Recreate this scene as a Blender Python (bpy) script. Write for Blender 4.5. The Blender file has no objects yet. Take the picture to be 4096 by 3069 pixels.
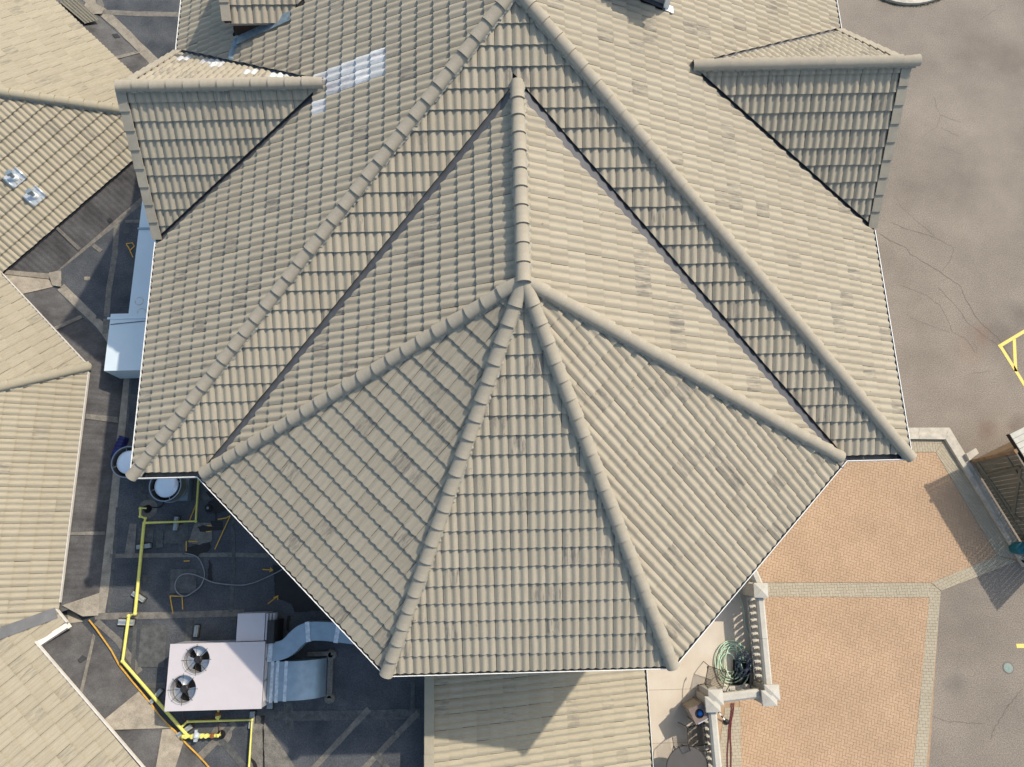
import bpy, bmesh, math, random
from math import sin, cos, tan, pi, sqrt, atan2, radians
from mathutils import Vector, Matrix
random.seed(7)
SC = bpy.context.scene
COL = SC.collection

# ------------------------------------------------------------------ camera
S = 6.6                                   # metres: centre of the turret to its eaves
TILT, ROLL, YAW = .2496, -.006, -.0255
CAM = Vector((-.0567*S, -.6975*S, 2.1809*S))
FPX = 2842.85                             # focal length in pixels of the 4096 wide photograph
RM = Matrix.Rotation(YAW, 3, 'Z') @ Matrix.Rotation(ROLL, 3, 'Y') @ Matrix.Rotation(TILT, 3, 'X')
cd = bpy.data.cameras.new('camera'); cam = bpy.data.objects.new('camera', cd); COL.objects.link(cam)
cd.sensor_width = 36.0; cd.lens = FPX/4096*36.0; cd.clip_start = .1; cd.clip_end = 2000
cam.matrix_world = Matrix.Translation(CAM) @ RM.to_4x4()
SC.camera = cam
SC.render.resolution_x = 1024; SC.render.resolution_y = 767

# ------------------------------------------------------------------ world, sun, exposure
LDIR = Vector((-.74, -.60, -1.0)).normalized()
SUN_EL = math.asin(-LDIR.z); SUN_AZ = atan2(-LDIR.x, -LDIR.y)
w = bpy.data.worlds.new('World'); SC.world = w; w.use_nodes = True
nt = w.node_tree; bg = nt.nodes['Background']
sky = nt.nodes.new('ShaderNodeTexSky'); sky.sky_type = 'NISHITA'; sky.sun_disc = False
sky.sun_elevation = SUN_EL; sky.sun_rotation = SUN_AZ
sky.air_density = 1.1; sky.dust_density = 2.2; sky.ozone_density = 1.0
tint = nt.nodes.new('ShaderNodeVectorMath'); tint.operation = 'MULTIPLY'; tint.inputs[1].default_value = (.97, 1.025, .98)   # smoky air: a little less violet than a clean sky
nt.links.new(sky.outputs[0], tint.inputs[0]); nt.links.new(tint.outputs[0], bg.inputs[0]); bg.inputs[1].default_value = .15
sd = bpy.data.lights.new('sun', 'SUN'); sd.energy = 3.0; sd.angle = radians(.9); sd.color = (1.0, .91, .76)
so = bpy.data.objects.new('sun', sd); COL.objects.link(so)
so.rotation_euler = LDIR.to_track_quat('-Z', 'Y').to_euler(); so.location = (20, 18, 30)
vs = SC.view_settings
vs.view_transform = 'Standard'; vs.look = 'None'; vs.gamma = 1; vs.exposure = .47
try: vs.use_curve_mapping = False
except Exception: pass

# ------------------------------------------------------------------ helpers: pixels of the photograph -> the place
def ray(u, v): return RM @ Vector(((u-2048)/FPX, -(v-1534.5)/FPX, -1.0))
def at(u, v, z):
    d = ray(u, v); return CAM + d*((z-CAM.z)/d.z)
def atpl(u, v, P, N):
    d = ray(u, v); return CAM + d*(N.dot(P-CAM)/N.dot(d))
def infrm(p, m=60):
    q = RM.transposed() @ (p-CAM)
    if q.z > -.1: return False
    x = 2048+FPX*q.x/-q.z; y = 1534.5-FPX*q.y/-q.z
    return -m < x < 4096+m and -m < y < 3069+m

# ------------------------------------------------------------------ materials
MATS = {}
def nodes(m):
    m.use_nodes = True; t = m.node_tree; return t, t.nodes, t.links, t.nodes['Principled BSDF']
def mat(name, col, rough=.8, metal=0.0, var=.12, scale=6.0, bump=.0, bscale=60.0, col2=None, spec=.3, speck=0.0, stretch=(1, 1, 1)):
    m = bpy.data.materials.new(name); t, n, l, b = nodes(m)
    b.inputs['Roughness'].default_value = rough; b.inputs['Metallic'].default_value = metal
    b.inputs['Specular IOR Level'].default_value = spec
    tc = n.new('ShaderNodeTexCoord'); mp = n.new('ShaderNodeMapping'); mp.inputs['Scale'].default_value = stretch
    l.new(tc.outputs['Object'], mp.inputs[0])
    no = n.new('ShaderNodeTexNoise'); no.inputs['Scale'].default_value = scale; no.inputs['Detail'].default_value = 6; no.inputs['Roughness'].default_value = .62
    l.new(mp.outputs[0], no.inputs['Vector'])
    ra = n.new('ShaderNodeValToRGB'); ra.color_ramp.elements[0].position = .3; ra.color_ramp.elements[1].position = .7
    c2 = col2 or tuple(min(1, c*(1+var)) for c in col)
    c1 = col if col2 else tuple(c*(1-var) for c in col)
    ra.color_ramp.elements[0].color = (*c1, 1); ra.color_ramp.elements[1].color = (*c2, 1)
    l.new(no.outputs[0], ra.inputs[0]); out = ra.outputs[0]
    if speck:
        s = n.new('ShaderNodeTexNoise'); s.inputs['Scale'].default_value = bscale; s.inputs['Detail'].default_value = 3
        l.new(tc.outputs['Object'], s.inputs['Vector'])
        mr = n.new('ShaderNodeMapRange'); mr.inputs[1].default_value = .35; mr.inputs[2].default_value = .65
        mr.inputs[3].default_value = 1-speck; mr.inputs[4].default_value = 1+speck
        l.new(s.outputs[0], mr.inputs[0])
        mx = n.new('ShaderNodeVectorMath'); mx.operation = 'SCALE'
        l.new(out, mx.inputs[0]); l.new(mr.outputs[0], mx.inputs['Scale']); out = mx.outputs[0]
    l.new(out, b.inputs['Base Color'])
    if bump:
        bn = n.new('ShaderNodeTexNoise'); bn.inputs['Scale'].default_value = bscale; bn.inputs['Detail'].default_value = 4
        l.new(tc.outputs['Object'], bn.inputs['Vector'])
        bu = n.new('ShaderNodeBump'); bu.inputs['Strength'].default_value = bump; bu.inputs['Distance'].default_value = .01
        l.new(bn.outputs[0], bu.inputs['Height']); l.new(bu.outputs[0], b.inputs['Normal'])
    MATS[name] = m; return m

def tilemat(name, ca, cb, cgrime, stain=.13, rough=.85, white=False):
    """concrete roof tile: every tile its own tone, streaks along the fall, a few with lichen and grime"""
    m = bpy.data.materials.new(name); t, n, l, b = nodes(m)
    b.inputs['Roughness'].default_value = rough; b.inputs['Specular IOR Level'].default_value = .25
    at_ = n.new('ShaderNodeAttribute'); at_.attribute_name = 'rnd'
    oi = n.new('ShaderNodeObjectInfo')
    ad = n.new('ShaderNodeMath'); ad.operation = 'ADD'; l.new(at_.outputs['Fac'], ad.inputs[0]); l.new(oi.outputs['Random'], ad.inputs[1])
    fr = n.new('ShaderNodeMath'); fr.operation = 'FRACT'; l.new(ad.outputs[0], fr.inputs[0])
    uv = n.new('ShaderNodeUVMap'); uv.uv_map = 'UVMap'
    wv = n.new('ShaderNodeMath'); wv.operation = 'MULTIPLY'; wv.inputs[1].default_value = 73.0; l.new(fr.outputs[0], wv.inputs[0])
    # tone of the tile
    wn = n.new('ShaderNodeTexWhiteNoise'); wn.noise_dimensions = '1D'; l.new(wv.outputs[0], wn.inputs['W'])
    mx = n.new('ShaderNodeMix'); mx.data_type = 'RGBA'; mx.inputs[6].default_value = (*ca, 1); mx.inputs[7].default_value = (*cb, 1)
    l.new(wn.outputs['Value'], mx.inputs[0])
    # streaks down the fall
    mp = n.new('ShaderNodeMapping'); mp.inputs['Scale'].default_value = (9, .9, 1); l.new(uv.outputs[0], mp.inputs[0])
    n1 = n.new('ShaderNodeTexNoise'); n1.noise_dimensions = '4D'; n1.inputs['Scale'].default_value = 1.6; n1.inputs['Detail'].default_value = 5
    l.new(mp.outputs[0], n1.inputs['Vector']); l.new(wv.outputs[0], n1.inputs['W'])
    mr = n.new('ShaderNodeMapRange'); mr.inputs[1].default_value = .25; mr.inputs[2].default_value = .75; mr.inputs[3].default_value = .87; mr.inputs[4].default_value = 1.09
    l.new(n1.outputs[0], mr.inputs[0])
    m1 = n.new('ShaderNodeVectorMath'); m1.operation = 'SCALE'; l.new(mx.outputs[2], m1.inputs[0]); l.new(mr.outputs[0], m1.inputs['Scale'])
    # grime patches, only on some tiles
    n2 = n.new('ShaderNodeTexNoise'); n2.noise_dimensions = '4D'; n2.inputs['Scale'].default_value = 1.0; n2.inputs['Detail'].default_value = 7; n2.inputs['Roughness'].default_value = .7
    mp2 = n.new('ShaderNodeMapping'); mp2.inputs['Scale'].default_value = (5.5, .9, 1); l.new(uv.outputs[0], mp2.inputs[0])
    l.new(mp2.outputs[0], n2.inputs['Vector']); l.new(wv.outputs[0], n2.inputs['W'])
    wn2 = n.new('ShaderNodeTexWhiteNoise'); wn2.noise_dimensions = '1D'
    a2 = n.new('ShaderNodeMath'); a2.operation = 'ADD'; a2.inputs[1].default_value = 9.7; l.new(wv.outputs[0], a2.inputs[0]); l.new(a2.outputs[0], wn2.inputs['W'])
    sel = n.new('ShaderNodeMapRange'); sel.inputs[1].default_value = 1-stain; sel.inputs[2].default_value = 1-stain*.5; l.new(wn2.outputs['Value'], sel.inputs[0])
    th = n.new('ShaderNodeMapRange'); th.inputs[1].default_value = .47; th.inputs[2].default_value = .60; l.new(n2.outputs[0], th.inputs[0])
    mm = n.new('ShaderNodeMath'); mm.operation = 'MULTIPLY'; l.new(sel.outputs[0], mm.inputs[0]); l.new(th.outputs[0], mm.inputs[1])
    ms = n.new('ShaderNodeMath'); ms.operation = 'MULTIPLY'; ms.inputs[1].default_value = .72; l.new(mm.outputs[0], ms.inputs[0])
    m2 = n.new('ShaderNodeMix'); m2.data_type = 'RGBA'; m2.inputs[7].default_value = (*cgrime, 1)
    l.new(m1.outputs[0], m2.inputs[6]); l.new(ms.outputs[0], m2.inputs[0])
    # sand grain of the concrete
    tc = n.new('ShaderNodeTexCoord'); g = n.new('ShaderNodeTexNoise'); g.inputs['Scale'].default_value = 90; g.inputs['Detail'].default_value = 2
    l.new(tc.outputs['Object'], g.inputs['Vector'])
    gr = n.new('ShaderNodeMapRange'); gr.inputs[1].default_value = .3; gr.inputs[2].default_value = .7; gr.inputs[3].default_value = .92; gr.inputs[4].default_value = 1.08
    l.new(g.outputs[0], gr.inputs[0])
    m3 = n.new('ShaderNodeVectorMath'); m3.operation = 'SCALE'; l.new(m2.outputs[2], m3.inputs[0]); l.new(gr.outputs[0], m3.inputs['Scale'])
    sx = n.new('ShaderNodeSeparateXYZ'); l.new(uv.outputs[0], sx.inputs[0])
    edge_shade = n.new('ShaderNodeMapRange'); edge_shade.inputs[1].default_value = -.9; edge_shade.inputs[2].default_value = -.5; edge_shade.inputs[3].default_value = .42; edge_shade.inputs[4].default_value = 1.0; l.new(sx.outputs[1], edge_shade.inputs[0])  # painted shade: front edge of each tile darkened so the course lines read dark
    m4 = n.new('ShaderNodeVectorMath'); m4.operation = 'SCALE'; l.new(m3.outputs[0], m4.inputs[0]); l.new(edge_shade.outputs[0], m4.inputs['Scale'])
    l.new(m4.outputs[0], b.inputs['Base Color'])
    bu = n.new('ShaderNodeBump'); bu.inputs['Strength'].default_value = .25; bu.inputs['Distance'].default_value = .004
    l.new(g.outputs[0], bu.inputs['Height']); l.new(bu.outputs[0], b.inputs['Normal'])
    MATS[name] = m; return m

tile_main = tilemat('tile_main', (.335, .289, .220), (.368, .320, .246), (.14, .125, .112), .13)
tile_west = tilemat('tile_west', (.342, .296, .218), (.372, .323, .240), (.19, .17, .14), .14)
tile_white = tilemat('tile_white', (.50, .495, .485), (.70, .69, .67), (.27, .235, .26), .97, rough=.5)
cap_main = mat('cap_main', (.342, .298, .235), .9, var=.12, scale=3, bump=.3, bscale=110, speck=.10)
cap_west = mat('cap_west', (.35, .305, .225), .9, var=.08, scale=3, bump=.3, bscale=110, speck=.08)
mortar = mat('mortar', (.30, .285, .25), .95, var=.25, scale=14, bump=.8, bscale=40)
underlay = mat('underlay', (.045, .042, .04), .95)
flash = mat('flashing', (.13, .13, .135), .55, .4, var=.15, scale=4)
flash_dark = mat('flashing_dark', (.09, .09, .10), .6, .2)  # darker copy of the valley metal, shade of the valleys put into its colour
flash_blue = mat('flashing_lead', (.20, .26, .30), .6, .3, var=.3, scale=9)
gut_in = mat('gutter_inside', (.10, .105, .105), .5, .3, var=.35, scale=9)
white_paint = mat('white_paint', (.80, .79, .77), .45, var=.04)
edge_white = mat('edge_white', (.62, .57, .51), .6, var=.12, scale=6)
strap_m = mat('strap', (.03, .035, .045), .5, .2)
wall_m = mat('wall', (.42, .37, .30), .9, var=.06, scale=2, bump=.3)
brown_wall = mat('brown_wall', (.035, .024, .02), .8)
soffit_m = mat('soffit', (.45, .43, .40), .8)
memb = mat('membrane', (.038, .043, .051), .75, col2=(.098, .10, .105), scale=1.3, bump=.2, bscale=30, speck=.22)
memb_skirt = mat('membrane_skirt', (.040, .037, .038), .8, col2=(.115, .11, .11), scale=1.6, bump=.3, bscale=40, speck=.18, stretch=(1, 1, 1))
memb_dark = mat('membrane_dark', (.028, .029, .032), .7, var=.3, scale=3)
seam = mat('seam_tape', (.165, .15, .13), .85, var=.3, scale=7, bump=.3, bscale=50, speck=.2)
seam_lt = mat('seam_light', (.27, .235, .19), .9, var=.28, scale=5, bump=.3, bscale=50, speck=.15)
seam_dk = mat('seam_dark', (.088, .088, .086), .8, var=.35, scale=7, speck=.2)
stain_m = mat('wet_stain', (.022, .019, .018), .55, var=.3, scale=4)
galv = mat('galvanised', (.30, .37, .42), .45, .55, var=.12, scale=5)
galv_lt = mat('galvanised_tape', (.62, .64, .65), .35, .6, var=.3, scale=12)
duct_white = mat('duct_white', (.64, .71, .74), .38, .1, var=.03, scale=2)
fan_white = mat('fan_lid', (.80, .83, .85), .3, .35, var=.03)
fan_gray = mat('fan_rim', (.34, .35, .36), .35, .8, var=.12)
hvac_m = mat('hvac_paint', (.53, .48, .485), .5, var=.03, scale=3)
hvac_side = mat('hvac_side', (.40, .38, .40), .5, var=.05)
blk = mat('black', (.012, .012, .013), .6)
dark_metal = mat('dark_metal', (.045, .042, .042), .5, .5)
blade_m = mat('fan_blade', (.58, .60, .62), .3, .8)
yellow = mat('yellow_pipe', (.66, .60, .12), .6, col2=(.78, .69, .20), scale=9, speck=.08)
rust = mat('rust', (.25, .09, .03), .9, var=.3, scale=20)
orange = mat('orange_spray', (.62, .34, .06), .9, var=.2, scale=15)
sleeper = mat('sleeper', (.34, .33, .30), .9, var=.2, scale=10, bump=.4)
grey_pl = mat('grey_plastic', (.22, .23, .24), .5, var=.1)
navy = mat('navy_tarp', (.018, .022, .11), .4, var=.35, scale=8)
asphalt = mat('asphalt', (.175, .146, .122), .95, col2=(.262, .222, .185), scale=.33, bump=.4, bscale=26, speck=.26)
def spots(m, pts, col):
    t_, n, l, b = nodes(m); src = b.inputs['Base Color'].links[0].from_socket; ge = n.new('ShaderNodeNewGeometry'); no = n.new('ShaderNodeTexNoise'); no.inputs['Scale'].default_value = 1.4; no.inputs['Detail'].default_value = 6
    l.new(ge.outputs['Position'], no.inputs['Vector'])
    for (x, y, rad, k, cc) in pts:
        ds = n.new('ShaderNodeVectorMath'); ds.operation = 'DISTANCE'; ds.inputs[1].default_value = (x, y, -12.0); l.new(ge.outputs['Position'], ds.inputs[0])
        ad = n.new('ShaderNodeMath'); ad.operation = 'MULTIPLY_ADD'; ad.inputs[1].default_value = rad*1.6; l.new(no.outputs[0], ad.inputs[0]); l.new(ds.outputs['Value'], ad.inputs[2])
        mr = n.new('ShaderNodeMapRange'); mr.inputs[1].default_value = rad*.7; mr.inputs[2].default_value = rad*1.75; mr.inputs[3].default_value = k; mr.inputs[4].default_value = 0; l.new(ad.outputs[0], mr.inputs[0])
        mx = n.new('ShaderNodeMix'); mx.data_type = 'RGBA'; mx.inputs[7].default_value = (*cc, 1); l.new(src, mx.inputs[6]); l.new(mr.outputs[0], mx.inputs[0]); src = mx.outputs[2]
    l.new(src, b.inputs['Base Color'])
sp = []
for u, v, rad, k, cc in ((4085, 1255, .9, .5, (.10, .085, .075)), (4020, 1340, .8, .45, (.11, .09, .08)), (3930, 1345, .6, .5, (.20, .12, .085)), (3870, 1400, .8, .35, (.22, .14, .09)), (3950, 1725, .5, .6, (.15, .085, .065)), (4060, 1705, .55, .6, (.10, .075, .065)),
                         (4060, 260, 1.0, .4, (.12, .10, .09)), (3960, 215, .9, .35, (.13, .11, .095)), (3830, 2740, .5, .5, (.11, .10, .09)), (3820, 2430, 1.2, .3, (.13, .11, .095)), (3800, 2830, 1.0, .25, (.14, .115, .10)), (3560, 120, 1.0, .3, (.15, .12, .105)), (3700, 2000, .6, 0.0, (.1, .1, .1))):
    q = at(u, v, -12.0); sp.append((q.x, q.y, rad, k, cc))
spots(asphalt, sp, None)
crack_m = mat('crack', (.135, .108, .09), 1.0, var=.25)
oil = mat('oil_stain', (.165, .135, .118), .9, var=.12)
conc = mat('concrete', (.50, .44, .37), .9, var=.10, scale=2.5, bump=.3, speck=.06)
conc_kerb = mat('kerb_concrete', (.46, .42, .36), .9, var=.18, scale=4, bump=.4, speck=.08)
stone = mat('balustrade_stone', (.46, .43, .38), .9, var=.08, scale=5, bump=.4, bscale=70, speck=.08)
terr = mat('terrace_concrete', (.52, .44, .35), .85, col2=(.60, .53, .45), scale=1.3, speck=.05)
yel_line = mat('yellow_line', (.78, .58, .14), .85, col2=(.70, .55, .2), scale=5, speck=.12)
wood = mat('fence_wood', (.115, .108, .085), .95, col2=(.19, .178, .145), scale=3, bump=.5, bscale=30, stretch=(1, 1, .3))
wood_lt = mat('weathered_plank', (.42, .40, .35), .95, col2=(.54, .51, .45), scale=4, bump=.4)
wood_br = mat('brown_wood', (.20, .125, .07), .95, col2=(.30, .2, .12), scale=5)
teal = mat('teal_plastic', (.02, .13, .16), .4, var=.1)
iron = mat('wrought_iron', (.045, .036, .032), .6, .3)
glass_t = mat('table_glass', (.10, .09, .085), .15, var=.05)
hose_g = mat('green_hose', (.44, .62, .46), .5, col2=(.60, .74, .56), scale=3)
cable_b = mat('blue_grey_cable', (.06, .08, .13), .5, col2=(.16, .18, .24), scale=6)
red_h = mat('red_hose', (.15, .02, .03), .6)
blue_bag = mat('blue_liner', (.02, .16, .55), .35, var=.3, scale=20)
tan_panel = mat('pebble_panel', (.34, .29, .22), .95, var=.4, scale=40, bump=.6)
brown_lid = mat('brown_lid', (.19, .14, .125), .5)
grass_m = mat('grass', (.07, .10, .03), .9, var=.4, scale=20)
manhole = mat('manhole_lid', (.22, .27, .24), .7, var=.15, scale=20)
leaf_m = mat('dry_leaf', (.22, .09, .03), .9, var=.3, scale=30)
def pavermat(name, ca, cb):
    m = bpy.data.materials.new(name); t, n, l, b = nodes(m); b.inputs['Roughness'].default_value = .92; b.inputs['Specular IOR Level'].default_value = .2
    a = n.new('ShaderNodeAttribute'); a.attribute_name = 'rnd'; oi = n.new('ShaderNodeObjectInfo')
    ad = n.new('ShaderNodeMath'); ad.operation = 'ADD'; l.new(a.outputs['Fac'], ad.inputs[0]); l.new(oi.outputs['Random'], ad.inputs[1])
    wn = n.new('ShaderNodeTexWhiteNoise'); wn.noise_dimensions = '1D'; l.new(ad.outputs[0], wn.inputs['W'])
    mx = n.new('ShaderNodeMix'); mx.data_type = 'RGBA'; mx.inputs[6].default_value = (*ca, 1); mx.inputs[7].default_value = (*cb, 1); l.new(wn.outputs['Value'], mx.inputs[0])
    ge = n.new('ShaderNodeNewGeometry'); no = n.new('ShaderNodeTexNoise'); no.inputs['Scale'].default_value = .8; no.inputs['Detail'].default_value = 8
    l.new(ge.outputs['Position'], no.inputs['Vector'])
    mr = n.new('ShaderNodeMapRange'); mr.inputs[1].default_value = .3; mr.inputs[2].default_value = .7; mr.inputs[3].default_value = .93; mr.inputs[4].default_value = 1.07
    l.new(no.outputs[0], mr.inputs[0]); s = n.new('ShaderNodeVectorMath'); s.operation = 'SCALE'
    l.new(mx.outputs[2], s.inputs[0]); l.new(mr.outputs[0], s.inputs['Scale']); l.new(s.outputs[0], b.inputs['Base Color'])
    MATS[name] = m; return m
pav_red = pavermat('paver_red', (.39, .266, .173), (.425, .292, .194))
pav_grey = pavermat('paver_grey', (.35, .302, .228), (.385, .335, .257))

# ------------------------------------------------------------------ helpers: meshes and things
class MB:
    def __init__(s): s.v = []; s.f = []; s.r = []; s.uv = None
    def quad(s, a, b, c, d): s.face([a, b, c, d])
    def face(s, pts):
        n = len(s.v); s.v += [tuple(p) for p in pts]; s.f.append(tuple(range(n, n+len(pts))))
    def box(s, c, size, rz=0.0, M=None):
        x, y, z = (k/2 for k in size); R = Matrix.Rotation(rz, 3, 'Z'); n = len(s.v); c = Vector(c)
        for p in [(-x,-y,-z),(x,-y,-z),(x,y,-z),(-x,y,-z),(-x,-y,z),(x,-y,z),(x,y,z),(-x,y,z)]:
            q = Vector(p)
            q = (M @ q) if M else (R @ q)
            s.v.append(tuple(q+c))
        for f in [(0,3,2,1),(4,5,6,7),(0,1,5,4),(1,2,6,5),(2,3,7,6),(3,0,4,7)]: s.f.append(tuple(n+i for i in f))
    def prism(s, pts, z0, z1):
        """pts: 2d outline counter-clockwise"""
        a = sum(pts[i][0]*pts[(i+1) % len(pts)][1]-pts[(i+1) % len(pts)][0]*pts[i][1] for i in range(len(pts)))
        if a < 0: pts = pts[::-1]
        n = len(s.v); k = len(pts)
        s.v += [(p[0], p[1], z0) for p in pts] + [(p[0], p[1], z1) for p in pts]
        s.f.append(tuple(n+i for i in reversed(range(k)))); s.f.append(tuple(n+k+i for i in range(k)))
        for i in range(k): j = (i+1) % k; s.f.append((n+i, n+j, n+k+j, n+k+i))
    def tube(s, pts, r, seg=8, cap=True):
        pts = [Vector(p) for p in pts]; rings = []
        for i, p in enumerate(pts):
            d = (pts[min(i+1, len(pts)-1)]-pts[max(i-1, 0)])
            if d.length < 1e-6: d = Vector((0, 0, 1))
            d.normalize(); up = Vector((0, 0, 1)) if abs(d.z) < .9 else Vector((1, 0, 0))
            a = d.cross(up).normalized(); b = a.cross(d); rr = r[i] if isinstance(r, (list, tuple)) else r
            n = len(s.v); rings.append(n)
            for k in range(seg): s.v.append(tuple(p+a*cos(2*pi*k/seg)*rr+b*sin(2*pi*k/seg)*rr))
        for i in range(len(rings)-1):
            for k in range(seg):
                j = (k+1) % seg; s.f.append((rings[i]+k, rings[i]+j, rings[i+1]+j, rings[i+1]+k))
        if cap:
            s.f.append(tuple(rings[0]+k for k in reversed(range(seg)))); s.f.append(tuple(rings[-1]+k for k in range(seg)))
    def lathe(s, c, prof, seg=24, cap=True):
        c = Vector(c); n = len(s.v)
        for r, z in prof:
            for k in range(seg): s.v.append((c.x+r*cos(2*pi*k/seg), c.y+r*sin(2*pi*k/seg), c.z+z))
        for i in range(len(prof)-1):
            for k in range(seg):
                j = (k+1) % seg; s.f.append((n+i*seg+k, n+i*seg+j, n+(i+1)*seg+j, n+(i+1)*seg+k))
        if cap: s.f.append(tuple(n+(len(prof)-1)*seg+k for k in range(seg)))
    def ribbon(s, pts, wd, z=None):
        pts = [Vector(p) for p in pts]; L = []; R = []
        for i, p in enumerate(pts):
            d = pts[min(i+1, len(pts)-1)]-pts[max(i-1, 0)]; d.z = 0; d.normalize(); nn = Vector((-d.y, d.x, 0))
            ww = wd[i] if isinstance(wd, (list, tuple)) else wd
            L.append(p+nn*ww/2); R.append(p-nn*ww/2)
        for i in range(len(pts)-1): s.face([R[i], R[i+1], L[i+1], L[i]])
    def build(s, name, m, parent=None, smooth=False, shade_angle=None):
        me = bpy.data.meshes.new(name); me.from_pydata(s.v, [], s.f)
        return link(name, me, m, parent, smooth, shade_angle)
def link(name, me, m, parent=None, smooth=False, shade_angle=None):
    if m is not None and len(me.materials) == 0: me.materials.append(m)
    if smooth:
        me.polygons.foreach_set('use_smooth', [True]*len(me.polygons))
        if shade_angle:
            try: me.set_sharp_from_angle(angle=radians(shade_angle))
            except Exception: pass
    o = bpy.data.objects.new(name, me); COL.objects.link(o)
    if parent: o.parent = parent
    return o
def tag(o, label=None, cat=None, group=None, kind=None):
    if label: o['label'] = label
    if cat: o['category'] = cat
    if group: o['group'] = group
    if kind: o['kind'] = kind
    return o
def thing(name, label, cat, group=None, loc=(0, 0, 0)):
    o = bpy.data.objects.new(name, None); COL.objects.link(o); o.location = loc; o.empty_display_size = .3
    return tag(o, label, cat, group)
def settle(root):
    """children were built in world coordinates: keep them there although the root stands at its base"""
    inv = Matrix.Translation(-root.location)
    for ch in root.children: ch.matrix_parent_inverse = inv
def V2(p): return Vector((p[0], p[1]))

# ------------------------------------------------------------------ roof tiles
TH = .034
def prof(x, pw): p = (x/pw) % 1.0; return TH*(.5-.5*cos(2*pi*p))**.8
def tile_geo(tw, tl, nroll=2, seg=6):
    """one tile: local x across, y up the slope; lower edge lifted over the course below"""
    pw = tw/nroll; n = nroll*seg; g = .0025; v = []; f = []; uv = []
    xs = [g+(tw-2*g)*i/n for i in range(n+1)]
    for y, lift in ((-.012, .044), (tl+.02, .004)):
        for x in xs: v.append((x, y, lift+prof(x, pw))); uv.append((x/tw, y/tl))
    for i in range(n): f.append((i, i+1, n+2+i, n+1+i))
    b = len(v)
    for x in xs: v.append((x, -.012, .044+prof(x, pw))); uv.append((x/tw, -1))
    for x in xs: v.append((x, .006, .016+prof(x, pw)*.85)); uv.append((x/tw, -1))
    for i in range(n): f.append((b+n+1+i, b+n+2+i, b+i+1, b+i))
    return v, f, uv
def clip(v, f, uv, hps):
    """keep a*x+b*y+c>=0 for every half plane"""
    for a, b, c in hps:
        nv = []; nuv = []; idx = {}; nf = []
        def add(p, q, k):
            if k not in idx: idx[k] = len(nv); nv.append(p); nuv.append(q)
            return idx[k]
        D = [a*p[0]+b*p[1]+c for p in v]
        if min(D) >= 0: continue
        for fc in f:
            out = []
            for i in range(len(fc)):
                A = fc[i]; B = fc[(i+1) % len(fc)]
                if D[A] >= 0: out.append(add(v[A], uv[A], A))
                if (D[A] >= 0) != (D[B] >= 0):
                    s = D[A]/(D[A]-D[B])
                    out.append(add(tuple(v[A][k]+(v[B][k]-v[A][k])*s for k in range(3)), tuple(uv[A][k]+(uv[B][k]-uv[A][k])*s for k in range(2)), (min(A, B), max(A, B))))
            o2 = []
            for k in out:
                if not o2 or o2[-1] != k: o2.append(k)
            if len(o2) > 1 and o2[0] == o2[-1]: o2.pop()
            if len(o2) >= 3: nf.append(tuple(o2))
        v, f, uv = nv, nf, nuv
        if not f: break
    return v, f, uv
def mesh_rnd(name, v, f, uv, rn):
    me = bpy.data.meshes.new(name); me.from_pydata(v, [], f)
    ul = me.uv_layers.new(name='UVMap')
    li = [0]*len(me.loops); me.loops.foreach_get('vertex_index', li)
    flat = []
    for i in li: flat += uv[i]
    ul.data.foreach_set('uv', flat)
    a = me.attributes.new('rnd', 'FLOAT', 'FACE'); a.data.foreach_set('value', rn if isinstance(rn, list) else [rn]*len(f))
    me.polygons.foreach_set('use_smooth', [True]*len(me.polygons))
    return me
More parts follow.
